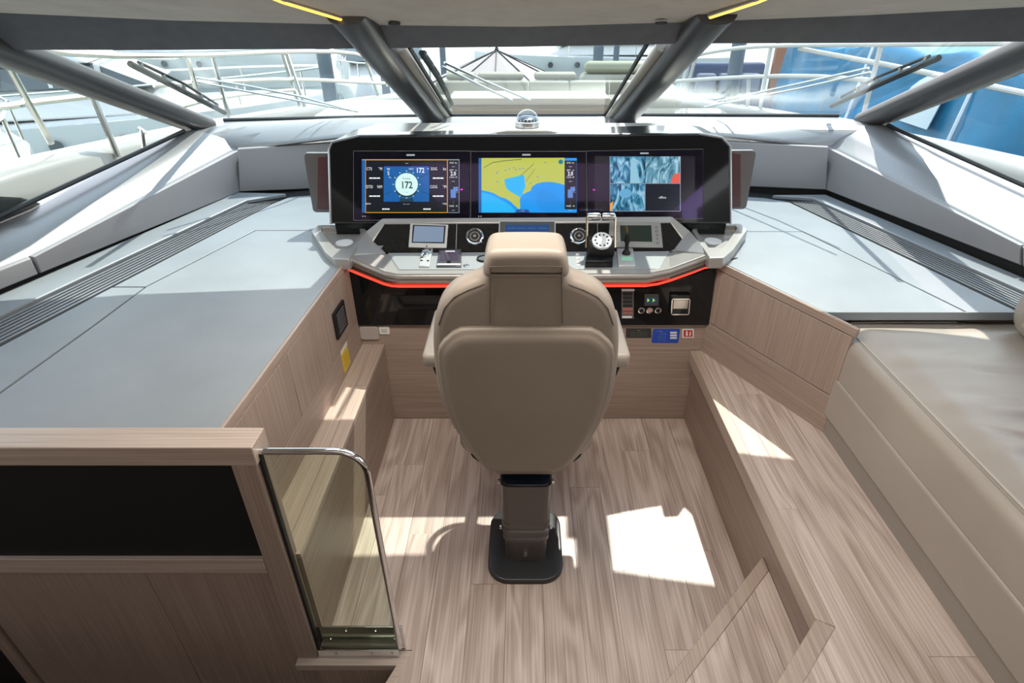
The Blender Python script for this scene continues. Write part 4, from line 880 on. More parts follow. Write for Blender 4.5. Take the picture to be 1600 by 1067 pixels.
for k in range(4): text('- - - - - - - -', PWOOD, 1034, 524.5 + k * 2.4, 1.6, M_WHITE, t, h=0.0022)
t = onplane('safety_sticker', 'red and white square fire extinguisher sticker on the wood', 'sticker', pxrect(1066, 513.8, 1084, 527.5), PWOOD, M_WHITE, 0.0015)
flat('red_field', PWOOD, pxrect(1068, 515.5, 1082, 526), mat('sticker_red', (0.52, 0.03, 0.03), 0.4), t, h=0.002)
for q in (pxrect(1071.5, 518.5, 1074.5, 524.5), pcirc(1073, 517.6, 1.2, 8), [(1077, 524.5), (1079, 524.5), (1079.5, 517), (1077.5, 519)]): flat('symbol', PWOOD, q, M_WHITE, t, h=0.0024)
t = thing('wall_vent', 'square black slotted vent plate on the wooden side wall', 'vent', pw.at(ya(2.215), 0.74, 0))
obj('plate', MB().plate(pw, rrect(ya(2.145), ya(2.29), .672, .80, .008), 0, 0.010), M_BLACKP, t, bevel=0.002)
for k in range(7): obj('slot', MB().plate(pw, [(ya(2.17), .69 + k * .014), (ya(2.265), .69 + k * .014), (ya(2.265), .696 + k * .014), (ya(2.17), .696 + k * .014)], 0.0102, 0.013), mat('vent_grey', (0.10, 0.10, 0.10), .5), t)
t = thing('warning_sticker', 'yellow warning sticker on the wooden side wall above the ledge', 'sticker', pw.at(ya(2.21), 0.55, 0))
obj('sheet', MB().plate(pw, [(ya(2.165), .488), (ya(2.255), .488), (ya(2.255), .603), (ya(2.165), .603)], 0, 0.001), mat('sticker_yellow', (0.72, 0.50, 0.02), 0.4), t)
obj('white_band', MB().plate(pw, [(ya(2.165), .585), (ya(2.255), .585), (ya(2.255), .603), (ya(2.165), .603)], 0.0011, 0.0016), M_WHITE, t)
for k in range(4): obj('print_line', MB().plate(pw, [(ya(2.18), .505 + k * .018), (ya(2.24), .505 + k * .018), (ya(2.24), .509 + k * .018), (ya(2.18), .509 + k * .018)], 0.0011, 0.0016), mat('print_ochre', (.4, .25, .01), .5), t)
# ---- steering wheel behind the seat
pc = Vector((-0.065, 2.13, 0.79)); nw = Vector((0, -0.25, 0.97)).normalized(); e1 = Vector((1, 0, 0)); e2 = nw.cross(e1)
t = thing('steering_wheel', 'black leather steering wheel on the black panel behind the seat', 'steering wheel', pc)
cp = lambda a, r, h=0: pc + (e1 * math.cos(a) + e2 * math.sin(a)) * r + nw * h
obj('rim', MB().tube([cp(2 * math.pi * k / 36, 0.145, .02) for k in range(36)], 0.014, 10, closed=True), M_BLACKP, t)
for a in (90, 210, 330): obj('spoke', MB().tube([cp(math.radians(a), .03, -.005), cp(math.radians(a), .14, .02)], [.012, .009], 8), M_STEEL, t)
obj('hub', MB().lathe(pc, nw, [(0.045, -0.02), (0.045, 0.01), (0.03, 0.018), (0, 0.02)], 24), M_BLACKP, t)
obj('column', MB().tube([pc - nw * .01, Vector((-.065, 2.425, .64))], .028, 12), M_BLACKP, t)
# ================================================================== SEAT
PBK = Plane((0.01, 1.52, 0.52), (1, 0, 0), (0, -0.10, 0.90))   # back face of the backrest, normal towards the camera
SX = (PBK.hit(822, 560))[0]
seat = thing('helm_chair', 'taupe leather pedestal helm chair with headrest, seen from behind', 'chair', (0.01, 1.61, 0.0))
half = [(822, 402), (866, 402), (876, 406), (881, 414), (889, 440), (914, 449), (940, 461), (959, 482), (969, 512), (970, 560), (963, 615), (950, 655), (930, 692), (908, 718), (882, 737), (822, 738)]
full = half + [(1644 - u, v) for u, v in reversed(half[1:-1])]
BO = chaikin([PBK.hit(*q) for q in full], 2)
obj('back_upholstery', slab(MB(), PBK, BO, -0.115, -0.012, 0.035, both=True, seg=5), M_LEA, seat, ang=60)
lo = [(822, 512.5), (902, 512.5), (931, 514), (958, 538), (961, 560), (953, 615), (940, 655), (921, 690), (900, 717), (877, 737.5), (822, 738.5)]
fl = lo + [(1644 - u, v) for u, v in reversed(lo[1:-1])]
obj('back_panel', slab(MB(), PBK, chaikin([PBK.hit(*q) for q in fl], 1), -0.03, 0.008, 0.012, dome=0.012, seg=4), M_LEA, seat, ang=60)
hd = [(822, 391), (868, 391.5), (880, 395), (886, 404), (891, 428), (884, 437), (822, 437)]
fh = hd + [(1644 - u, v) for u, v in reversed(hd[1:-1])]
head = obj('headrest', slab(MB(), PBK, chaikin([PBK.hit(*q) for q in fh], 1), -0.125, 0.006, 0.024, both=True, seg=5), M_LEA, seat, ang=60)
def seamline(px, h, par, r=0.0016): obj('seam', MB().tube([PBK.at(*PBK.hit(*q), h) for q in px], r, 5), M_SEAM, par)
seamline([(766, 414.5), (790, 414), (854, 414), (878, 414.5)], 0.0075, head)
seamline([(766, 414), (766, 440)], 0.0068, head); seamline([(878, 414), (878, 440)], 0.0068, head)
seamline([(766, 436), (765, 508)], -0.0085, seat); seamline([(878, 436), (879, 508)], -0.0085, seat)
seamline([(888, 449), (913, 458), (935, 469), (951, 487), (960, 513)], -0.0165, seat); seamline([(756, 449), (731, 458), (709, 469), (693, 487), (684, 513)], -0.0165, seat)
for s_ in (-1, 1):
    c = 0.01 + s_ * 0.335; pa = Plane((c, 1.90, 0.80), (1, 0, 0), (0, 1, 0))
    pa.n = Vector((0, 0, 1))
    obj('armrest', slab(MB(), pa, rrect(-0.036, 0.036, -0.17, 0.19, 0.02), 0, 0.062, 0.018, both=True), M_LEA2, seat, ang=60)
    obj('arm_bracket', MB().tube([(c, 1.78, .80), (0.01 + s_ * .27, 1.70, .68), (0.01 + s_ * .25, 1.66, .60)], .016, 8), M_BLACKP, seat)
ps = Plane((0.01, 1.78, 0.503), (1, 0, 0), (0, 1, 0))
obj('cushion', slab(MB(), ps, rrect(-0.25, 0.25, -0.20, 0.27, 0.09), 0.0, 0.12, 0.04, dome=0.01, both=True), M_LEA, seat, ang=60)
obj('seat_pan', slab(MB(), Plane((0.01, 1.76, 0.485), (1, 0, 0), (0, 1, 0)), rrect(-0.215, 0.215, -0.185, 0.28, 0.09), 0.0, 0.017, 0.006, both=True), M_BLACKP, seat, ang=60)
obj('skirt', slab(MB(), PBK, [PBK.hit(*q) for q in ((777, 748), (868, 748), (876, 737), (876, 722), (770, 722), (770, 737))], -0.06, -0.018, 0.006), M_LEA, seat, ang=60)
tg = PBK.at(*PBK.hit(708, 687), -0.06); obj('tag', MB().box(tg.x - .006, tg.x + .006, tg.y, tg.y + .002, tg.z - .008, tg.z + .008), M_WHITE, seat)
obj('foot_plate', slab(MB(), Plane((0.0, 0, 0), (1, 0, 0), (0, 1, 0)), rrect(-0.141, 0.156, 1.437, 1.800, 0.085, 8), 0.0, 0.022, 0.008), M_BASE, seat, ang=60)
mb = MB(); rings = []
for z, w_, d_ in ((0.022, .080, .074), (0.13, .083, .077), (0.137, .088, .082), (0.150, .088, .082), (0.156, .084, .078), (0.170, .084, .078), (0.176, .090, .084), (0.192, .090, .084), (0.198, .085, .079), (0.212, .085, .079), (0.218, .092, .086), (0.235, .092, .086), (0.242, .089, .083), (0.42, .094, .086), (0.430, .094, .086)):
    rings.append([(0.009 + x, 1.605 + y, z) for x, y in rrect(-w_, w_, -d_, d_, 0.03)])
mb.loft(rings); obj('column', mb, M_COLUMN, seat, ang=25)
obj('column_cap', MB().prism([(0.009 + x, 1.605 + y) for x, y in rrect(-.088, .088, -.080, .080, .028)], 0.4305, 0.437), mat('blue_black_cap', (0.01, 0.02, 0.035), 0.15, coat=1.0), seat, bevel=0.002)
obj('seat_post', MB().prism([(0.01 + x, 1.67 + y) for x, y in rrect(-.06, .06, -.05, .05, .02)], 0.40, 0.487), M_BLACKP, seat)
for p, n_ in (((0.007, 1.529, 0.063), (0, -1, 0)), ((-0.084, 1.55, 0.19), (-1, 0, 0)), ((0.102, 1.55, 0.19), (1, 0, 0)), ((-.085, 1.54, .44), (-1, 0, 0)), ((.103, 1.54, .44), (1, 0, 0))):
    obj('bolt', MB().cyl(p, n_, 0.0095, 0.008, 0.008, 12), M_CHROME, seat)
# ================================================================== SOFA
XS = 1.212
sofa = thing('sofa', 'taupe leather sofa bench with stitched edge on the raised floor', 'sofa', (1.6, 1.0, ZP))
obj('plinth', MB().box(XS + .004, 1.95, -0.6, 1.99, ZP, 0.50), mat('taupe_plinth', (0.27, 0.235, 0.205), .45), sofa)
obj('base', MB().box(XS - 0.006, 1.95, -0.6, 2.00, 0.502, 0.678), M_LEA2, sofa, bevel=0.012, bseg=3)
pS = Plane((0, 0, 0.68), (1, 0, 0), (0, 1, 0))
cu = MB(); poly = rrect(XS + 0.0, 2.0, -0.7, 2.025, 0.06, 5)
slab(cu, pS, poly, 0.0, 0.165, 0.040, both=False, seg=5)
co = obj('seat_cushion', cu, M_LEA2, sofa, ang=60)
# crease relief on the cushion top: a fine grid sheet that swells above the slab
mb = MB(); nx, ny = 80, 340; grid = []
for i in range(nx + 1):
    r = []
    for j in range(ny + 1):
        x = XS + 0.045 + (1.93 - XS - .045) * i / nx; y = -0.6 + 2.57 * j / ny
        e = min(1, (x - XS - .045) / .10, (1.97 - y) / .10); e = max(0, e); sw = math.sin(e * math.pi / 2)
        q = noise.noise(Vector((x * 2.0, y * 11.0, 3))) ; cr = max(0, 1 - abs(noise.noise(Vector((x * 1.5 + 7, y * 5.0 + x * 1.0, 5)))) * 9)
        fade = min(1, max(0, (1.55 - y) / .35))
        z = 0.843 + 0.019 * sw + (q * .009 + noise.noise(Vector((x * 9, y * 4, 1))) * .002) * sw + (cr * -0.020) * sw * fade * min(1, max(0, (x - XS - .12) / .12))
        for x0, x1, y0, sl, dp in ((1.40, 1.95, 1.36, .04, .016), (1.34, 1.95, 1.20, .02, .022), (1.42, 1.95, 1.06, -.05, .014), (1.50, 1.95, 1.62, .03, .006), (1.38, 1.9, .86, .03, .016)):
            dd = (y - y0 - sl * (x - x0) - .012 * math.sin(x * 14)) / .016; tt = max(0, min(1, (x - x0) / .14))
            z += tt * sw * dp * (-math.exp(-dd * dd) + .8 * math.exp(-(dd - 2.0) ** 2 / 1.6))
        r.append((x, y, z))
    grid.append(r)
V = [mb.vs(r) for r in grid]
for i in range(nx):
    for j in range(ny): mb.face([V[i][j], V[i + 1][j], V[i + 1][j + 1], V[i][j + 1]])
obj('cushion_top', mb, M_LEA2, sofa, ang=180)
for dx, dz in ((0.030, 0.842), (0.040, 0.8475)):
    pts = [(XS + dx, -0.6 + 2.53 * k / 60, dz) for k in range(61)] + [(XS + dx + .03, 1.97 + .015, dz), (XS + .20, 1.992, dz), (1.7, 1.992, dz)]
    obj('piping' if dx < .035 else 'stitching', MB().tube(pts, 0.0022, 5), mat('piping', (0.20, 0.175, 0.15), .5) if dx < .035 else mat('stitch_thread', (0.5, 0.46, 0.40), .7), sofa)
pB = Plane((1.84, 0, 0.86), (0, 1, 0), (0.12, 0, 1)); pB.n = Vector((-1, 0, .12)).normalized()
obj('backrest', slab(MB(), pB, rrect(0.2, 1.945, 0.0, 0.235, 0.10, 6), -0.20, 0.02, 0.05, dome=0.02, both=True), M_LEA2, sofa, ang=60)
# ================================================================== GLASS GUARD
gg = thing('glass_guard', 'clear glass guard panel with chrome edge rail beside the stairs', 'guard rail', (-0.56, 1.17, 0.0))
pg_ = Plane((0, 1.168, 0), (1, 0, 0), (0, 0, 1))
arc_ = [(-0.500 + .075 * math.cos(math.radians(a)), 0.838 + .075 * math.sin(math.radians(a))) for a in range(0, 91, 10)]
gp = [(-0.697, 0.035), (-0.425, 0.035)] + arc_ + [(-0.697, 0.913)]
obj('glass', MB().plate(pg_, gp, -0.006, 0.006), M_GUARD, gg, smooth=False)
gl = [(-0.705, 1.168, 0.913)] + [(x, 1.168, z) for x, z in reversed(arc_)] + [(-0.425, 1.168, 0.03)]
obj('edge_rail', MB().tube(gl, 0.0095, 10), M_CHROME, gg)
obj('edge_seal', MB().box(-0.7055, -0.6965, 1.160, 1.176, 0.03, 0.905), M_DARK, gg)
obj('clamp_plate', MB().box(-0.700, -0.408, 1.178, 1.184, 0.002, 0.128), M_CHROME, gg, bevel=0.001)
obj('clamp_plate', MB().box(-0.700, -0.425, 1.150, 1.156, 0.002, 0.038), M_CHROME, gg, bevel=0.001)
for x in (-.66, -.60, -.50, -.44):
    obj('screw', MB().cyl((x, 1.177, .105 if x in (-.60, -.50) else .06), (0, -1, 0), .006, .005, .003, 10), M_STEEL, gg)
for x in (-.64, -.52, -.45): obj('screw', MB().cyl((x, 1.149, .02), (0, -1, 0), .005, .004, .002, 10), M_STEEL, gg)
# ================================================================== OUTSIDE
M_GEL = mat('cream_gelcoat', (0.25, 0.235, 0.205), 0.25, coat=0.5, var=0.03)
M_WHITEB = mat('white_gelcoat', (0.56, 0.57, 0.57), 0.2, coat=0.6)
M_CUSH = mat('cream_cushion', (0.25, 0.24, 0.19), 0.7, bump=0.2, bscale=200)
M_TEAK = mat('teak_edge', (0.30, 0.20, 0.12), 0.5)
M_WIN = mat('tinted_boat_window', (0.03, 0.045, 0.05), 0.08, coat=1.0)
M_TARP = mat('blue_tarpaulin', (0.012, 0.17, 0.33), 0.35, bump=0.6, bscale=12, var=0.25, vscale=2.2)
M_PILE = mat('grey_pile', (0.10, 0.13, 0.16), 0.5, var=0.2, vscale=3)
M_RAIL = mat('polished_rail', (0.85, 0.82, 0.74), 0.18, metal=1.0)
M_RAILW = mat('white_rail', (0.55, 0.55, 0.53), 0.3)
# own foredeck and bulwark
curve = [(2.95, 0.3), (2.95, 2.2), (2.90, 3.6), (2.66, 4.9), (2.25, 6.1), (1.62, 7.4), (0.80, 8.5), (0.0, 8.9)]
hull = [(-x, y) for x, y in curve] + list(reversed(curve))[1:]
hull = chaikin(hull, 2, closed=False)
mb = MB(); inn_ = [(-2.52, 0.3), (-2.42, 2.2), (-2.25, 3.2), (-1.95, 3.95), (-1.2, 4.10), (0, 4.16), (1.2, 4.10), (1.95, 3.95), (2.25, 3.2), (2.45, 2.2), (2.68, 0.3)]
def along(pl_, n):
    L_ = [0]
    for a, b in zip(pl_, pl_[1:]): L_.append(L_[-1] + (Vector(b) - Vector(a)).length)
    r = []
    for k in range(n):
        t = L_[-1] * k / (n - 1); i = 0
        while i < len(L_) - 2 and L_[i + 1] < t: i += 1
        f = (t - L_[i]) / (L_[i + 1] - L_[i]); r.append(Vector(pl_[i]).lerp(Vector(pl_[i + 1]), f))
    return r
oo, ii = along(hull, 41), along(inn_, 41)
mb.loft([[(o_.x, o_.y, .72), (o_.x, o_.y, .78), (i_.x, i_.y, .86), (i_.x, i_.y, .80)] for o_, i_ in zip(oo, ii)])
struct('foredeck', mb, M_GEL)
mb = MB(); rings = []
for x, y in hull:
    n_ = Vector((-x, -max(0, y - 3.0) * .8, 0)).normalized(); p = Vector((x, y, 0)); zt = 1.16 - 0.05 * max(0, y - 3.2)
    rings.append([p + Vector((0, 0, -0.5)), p - n_ * .02 + Vector((0, 0, zt - .05)), p + Vector((0, 0, zt)), p + n_ * .22 + Vector((0, 0, zt)), p + n_ * .27 + Vector((0, 0, zt - .04)), p + n_ * .30 + Vector((0, 0, .72))])
mb.loft(rings); struct('bulwark', mb, M_GEL, ang=50)
def R_(u, v, y): return PY(u, v, y)
def railset(lab, tubes, posts, m, r=0.019):
    t = thing('deck_railing', lab, 'railing', PY(posts[0][0][0], posts[0][0][1], posts[0][0][2]))
    for q in tubes: obj('rail_tube', MB().tube(chaikin([R_(*p) for p in q], 1, closed=False), r, 8), m, t)
    for a, b in posts: obj('stanchion', MB().tube([R_(*a), R_(*b)], r, 8), m, t)
railset('chrome railing on the bulwark beside the white yachts',
    [[(-160, 45, 2.9), (22, 70, 3.5), (130, 87, 4.0), (300, 88, 5.0), (450, 80, 6.05), (545, 81, 6.9), (580, 92, 7.2), (600, 112, 7.35), (606, 135, 7.35)],
     [(-160, 172, 2.9), (0, 168, 3.4), (50, 160, 3.6), (140, 150, 3.8)], [(240, 133, 4.8), (340, 128, 5.3), (455, 123, 6.05), (600, 130, 7.3)], [(250, 175, 4.8), (345, 150, 5.3), (460, 140, 6.0)]],
    [((80, 224, 3.6), (10, 98, 3.45)), ((185, 245, 3.75), (145, 150, 3.75)), ((312, 160, 5.1), (293, 90, 5.0)), ((358, 182, 5.3), (332, 87, 5.3)), ((480, 180, 6.05), (447, 80, 6.05)), ((472, 182, 6.1), (441, 82, 6.1)), ((603, 180, 7.35), (571, 92, 7.2))], M_RAIL)
railset('white railing on the bulwark in front of the blue tarpaulin',
    [[(1048, 118, 7.3), (1056, 100, 7.2), (1087, 86, 6.95), (1141, 76, 6.5), (1205, 71, 6.0), (1377, 69, 4.85), (1560, 67, 3.95), (1760, 66, 3.3)],
     [(1040, 128, 7.3), (1141, 121, 6.5), (1256, 118, 5.7), (1357, 125, 5.0)], [(1249, 76, 5.7), (1431, 110, 4.6), (1600, 146, 3.9), (1760, 180, 3.4)]],
    [((1187, 172, 6.0), (1205, 71, 6.0)), ((1350, 175, 4.9), (1377, 69, 4.85)), ((1168, 172, 6.4), (1170, 119, 6.3)), ((1070, 150, 7.2), (1088, 87, 6.95)), ((1060, 150, 7.3), (1076, 97, 7.3))], M_RAILW)
p = PY(225, 232, 3.4); t = thing('deck_cleat', 'small chrome cleat on the cream bulwark seen through the side window', 'cleat', p)
obj('post', MB().tube([p, PY(221, 203, 3.45)], 0.012, 8), M_RAIL, t); obj('horn', MB().tube([PY(216, 200, 3.45), PY(228, 208, 3.45)], 0.012, 8), M_RAIL, t)
# lounge on the foredeck
def boxthing(nm, lab, cat, x0, x1, y0, y1, z0, z1, m, bev=0.03, parts=(), group=None):
    t = thing(nm, lab, cat, ((x0 + x1) / 2, (y0 + y1) / 2, z0), group); obj('body', MB().box(x0, x1, y0, y1, z0, z1), m, t, bevel=bev, bseg=3)
    for pn, q, pm in parts: obj(pn, MB().box(*q), pm, t, bevel=.008)
    return t
boxthing('sunbathing_platform', 'low white moulded platform on the foredeck in front of the table', 'platform', -1.5, 1.9, 5.0, 5.95, 0.862, 1.02, M_GEL, .04)
boxthing('sunpad', 'rounded white sun pad on the foredeck by the chrome railing', 'cushion', -1.75, -0.75, 5.05, 5.9, 1.02, 1.10, M_WHITEB, .04)
boxthing('coffee_table', 'long low beige table with a teak edge on the foredeck', 'table', -0.64, 0.74, 5.50, 5.86, 1.02, 1.115, M_TEAK, .01, [('table_top', (-0.66, 0.76, 5.46, 5.90, 1.115, 1.175), mat('beige_top', (0.34, 0.27, 0.20), .5))])
zs = lambda v, y: PY(818, v, y).z
for a, b in ((-0.86, -0.36), (-0.35, 0.05), (0.06, 0.47), (0.48, 1.25)):
    pass
sofa2 = thing('foredeck_sofa', 'cream foredeck sofa with four back panels behind the long table', 'sofa', (0.1, 6.4, 0.86))
obj('seat', MB().box(-0.90, 1.55, 6.06, 6.45, 0.83, 1.08), M_CUSH, sofa2, bevel=.03, bseg=3)
for a, b in ((-0.90, -0.365), (-0.358, 0.045), (0.052, 0.465), (0.472, 1.22)): obj('back_panel', MB().box(a, b, 6.42, 6.55, 1.00, 1.195), M_CUSH, sofa2, bevel=.02, bseg=3)
obj('side_arm', MB().box(1.23, 1.50, 6.04, 6.55, 0.9, 1.20), M_CUSH, sofa2, bevel=.05, bseg=3)
for k, (a, b, lab) in enumerate(((-0.80, -0.50, 'short cream bolster on the foredeck sofa back beside the wiper'), (-0.48, 0.0, 'long cream bolster on the foredeck sofa back below the umbrella'), (0.11, 0.55, 'cream bolster on the foredeck sofa back beside the thick cushion'))):
    tag(obj('bolster', MB().box(a, b, 6.50, 6.72, 1.197, 1.26), M_CUSH, bevel=.03, bseg=3), lab, 'cushion', 'bolsters along the foredeck sofa')
tc_ = thing('sun_lounger_back', 'thick pale green-cream raised backrest cushion behind the foredeck sofa', 'cushion', (1.0, 6.9, 1.1))
obj('lower_pad', MB().box(0.62, 1.52, 6.75, 7.05, 1.05, 1.22), M_CUSH, tc_, bevel=.05, bseg=3)
obj('upper_pad', MB().box(0.66, 1.50, 6.80, 7.0, 1.22, 1.34), mat('sage_cream_cushion', (0.25, 0.255, 0.18), .7), tc_, bevel=.06, bseg=4)
# wipers on the windscreen
def wiper(lab, pl, blade, arms, grp=None):
    a = pl.hit(*blade[0]); t = thing('windscreen_wiper', lab, 'wiper', pl.at(a[0], a[1], -0.03))
    P_ = [pl.at(*pl.hit(*q), -0.03) for q in blade]
    m_ = P_[0].lerp(P_[-1], .5)
    obj('blade', MB().tube(P_, 0.014, 6), M_BLACKP, t)
    obj('blade_frame', MB().tube([P_[0].lerp(P_[-1], .08) + Vector((0, .0, .028)), m_ + Vector((0, 0, .045)), P_[0].lerp(P_[-1], .92) + Vector((0, 0, .028))], 0.007, 6), M_BLACKP, t)
    for k in (.1, .3, .5, .7, .9): q = P_[0].lerp(P_[-1], k); obj('claw', MB().tube([q, q + Vector((0, 0, .035))], .010, 5), M_SILVER, t)
    for q in arms: obj('arm', MB().tube([pl.at(*pl.hit(*w_), -0.05) for w_ in q], 0.007, 6), M_STEEL, t)
def gplane(a, b, c):
    ex = (b - a).normalized(); ey = (c - a); ey = (ey - ex * ey.dot(ex)).normalized(); return Plane(a, ex, ey)
g1 = gplane(outer[4], PY(672, 182.8, 4.02), B[2]); g2 = gplane(PY(705, 182.5, 4.03), PY(945, 182, 4.04), PY(818, 72, 2.71)); g3 = gplane(PY(982, 182, 4.03), outer[10], B[6])
for g in (g1, g2, g3):
    if g.n.y > 0: g.n = -g.n
wiper('black wiper on the windscreen pane beside the side pillar and white yachts', g1, [(205, 111), (280, 148), (352, 184)], [[(308, 138), (390, 150), (470, 165), (545, 184)], [(310, 144), (400, 160), (560, 187)]])
wiper('black wiper on the middle windscreen pane in front of the cream sofa', g2, [(659, 94), (684, 130), (706, 170)], [[(695, 115), (760, 143), (828, 170)], [(692, 121), (750, 148), (800, 170)]])
wiper('black wiper on the windscreen pane in front of the blue tarpaulin', g3, [(1465, 102), (1380, 138), (1298, 174)], [[(1355, 124), (1240, 148), (1120, 172)], [(1358, 130), (1250, 153), (1100, 180)]])
# water and quay
M_WATER = mat('harbour_water', (0.10, 0.17, 0.17), 0.12, bump=0.8, bscale=1.2)
struct('sea', MB().box(-60, 60, -20, 140, -1.9, -1.6), M_WATER)
# piles
for k, (u, v, y, r, lab) in enumerate(((508, 100, 12, .13, 'thick grey mooring pile beside the arched boat window'), (601, 120, 14, .09, 'slim grey mooring pile beside the wrapped white cover'), (692, 90, 15, .07, 'thin grey pile just behind the middle wiper'), (935, 84, 20, .16, 'short wide grey pile beside the pillar top and white boat'), (963, 84, 22, .10, 'thin grey pile close to the windscreen pillar'), (1052, 110, 10.1, .07, 'dark grey pile by the white railing loop'), (1150, 100, 10.1, .11, 'thick grey pile in front of the blue sofa deck'))):
    p = PY(u, v, y); t = thing('mooring_pile', lab, 'pile', (p.x, y, -1.7)); obj('shaft', MB().cyl((p.x, y, -1.7), (0, 0, 1), r, r, 3.9, 16), M_PILE, t); obj('collar', MB().cyl((p.x, y, -1.0), (0, 0, 1), r * 1.15, r * 1.15, .2, 16), M_DARK, t)
# motor yachts
def yacht(lab, loc, rot, L, W, sheer, top, hullm=None, tint=None, group='white yachts moored alongside'):
    """motor yacht: bow towards local +y, built in local space"""
    t = thing('motor_yacht', lab, 'boat', loc, group); t['wbase'] = (0, 0, 0)
    m = hullm or M_WHITEB
    def ring(x, y, z0, z1): return None
    st = [(-.5, .86), (-.35, .97), (-.1, 1.0), (.15, .92), (.32, .68), (.44, .34), (.5, .04)]
    rings = []
    for f, wf in st:
        w_, y, sh = W / 2 * wf, L * f, sheer + .35 * max(0, f + .1)
        rings.append([(-w_ * .7, y, -.3), (-w_ * .95, y, sheer * .5), (-w_, y, sh), (-w_ * .93, y, sh + .05), (w_ * .93, y, sh + .05), (w_, y, sh), (w_ * .95, y, sheer * .5), (w_ * .7, y, -.3)])
    obj('hull', MB().loft(rings), m, t, ang=50)
    def house(nm, y0, y1, w_, z0, z1, rake0, rake1, mm, bev=.06):
        h = z1 - z0
        return obj(nm, MB().hull([(-w_, y0, z0), (w_, y0, z0), (w_, y1, z0), (-w_, y1, z0)], [(-w_ * .86, y0 + rake0, z1), (w_ * .86, y0 + rake0, z1), (w_ * .86, y1 - rake1, z1), (-w_ * .86, y1 - rake1, z1)]), mm, t, bevel=bev, bseg=3)
    zc = sheer + .12; zt = top
    house('cabin', -L * .32, L * .24, W * .38, zc, zc + (zt - zc) * .42, .1, L * .10, m)
    wn = house('window_band', -L * .30, L * .185, W * .372, zc + (zt - zc) * .40, zc + (zt - zc) * .72, .1, L * .085, M_WIN, .02)
    house('roof', -L * .34, L * .10, W * .36, zc + (zt - zc) * .72, zt, .15, L * .05, m)
    for k in range(6):
        y = -L * .27 + k * L * .075; obj('window_post', MB().box(-W * .372, W * .372, y, y + .07, zc + (zt - zc) * .42, zc + (zt - zc) * .71), m, t)
    for s_ in (-1, 1):
        ov = MB(); ov.prism([(0, 0)] * 0 or [(0, 0), (1, 0), (1, 1)], 0, 0.001) if False else None
        for k in range(3):
            y = L * (.02 + .1 * k); wf = 1.0 - .1 * k; obj('porthole', MB().cyl((s_ * W / 2 * (.985 - .05 * k), y, sheer * .72), (s_, 0, 0), .13, .13, .03, 14), M_WIN, t)
        pts = [(s_ * W / 2 * wf * .9, L * f, sheer + .35 * max(0, f + .1) + .62) for f, wf in st[2:]]; obj('rail', MB().tube(pts, .025, 6), M_RAIL, t)
        for q in pts: obj('rail_post', MB().tube([q, (q[0], q[1], q[2] - .6)], .02, 6), M_RAIL, t)
    t.location = loc; t.rotation_euler = (0, 0, rot)
    return t
WZ = -1.6
yacht('white yacht with slatted dark window seen through the side window by the chrome railing', (-7.4, 4.6, WZ), math.radians(12), 11, 3.6, 1.35, 2.95)
yacht('long white yacht with low cabin behind the chrome railing', (-10.5, 14.0, WZ), math.radians(-70), 12, 3.8, 1.2, 2.75)
yacht('white sport yacht with tinted windows beside the thick grey pile', (-4.6, 20.5, WZ), math.radians(-160), 9, 3.2, 1.2, 2.75)
yacht('white yacht with grey roof behind the umbrella', (4.0, 33.0, WZ), math.radians(95), 13, 4.0, 0.9, 2.2)
yacht('dark blue hulled yacht with white deck by the thick pile and blue sofa', (10.5, 18, WZ), math.radians(150), 12, 4.0, 1.7, 2.7, mat('navy_hull', (0.03, 0.06, 0.12), .2, coat=.8))
yacht('white yacht farther off behind the low cabin yacht', (-17, 30, WZ), math.radians(-100), 16, 4.6, 1.4, 3.2)
# umbrella
ua = PY(776, 79, 13.0); t = thing('garden_umbrella', 'pale pink-white umbrella with dark ribs beyond the foredeck', 'umbrella', (ua.x, ua.y, -1.6))
N = 10; rr_, zr_ = 1.45, ua.z - .60
rim_ = [Vector((ua.x + rr_ * math.cos(2 * math.pi * (k + .5) / N), ua.y + rr_ * math.sin(2 * math.pi * (k + .5) / N), zr_)) for k in range(N)]
for k in range(N):
    a_, b_ = rim_[k], rim_[(k + 1) % N]; m_ = (a_ + b_) / 2 + Vector((0, 0, .05))
    mb = MB(); mb.hull([ua - Vector((0, 0, .01)), a_ - Vector((0, 0, .01)), m_ - Vector((0, 0, .01)), b_ - Vector((0, 0, .01))], [ua, a_, m_, b_])
    obj('canopy_panel', mb, mat('blush_canvas', (0.36, 0.31, 0.30), .8), t, smooth=False)
    obj('rib', MB().tube([ua + Vector((0, 0, .012)), a_ + Vector((0, 0, .012))], .012, 5), M_DARK, t)
obj('pole', MB().cyl((ua.x, ua.y, -1.095), (0, 0, 1), .04, .04, ua.z + 1.095, 10), M_STEEL, t)
obj('finial', MB().cyl(ua, (0, 0, 1), .05, .02, .08, 10), M_DARK, t)
tr_ = thing('terrace_pontoon', 'pale pontoon deck carrying the umbrella', 'pontoon', (ua.x, 13.5, -1.6)); obj('deck', MB().box(ua.x - 1.55, ua.x + 2.4, 11.2, 16, -1.6, -1.1), mat('pontoon_grey', (.45, .45, .43), .7, var=.1), tr_); obj('edge', MB().box(ua.x - 1.58, ua.x + 2.45, 11.1, 11.2, -1.65, -1.05), M_DARK, tr_)
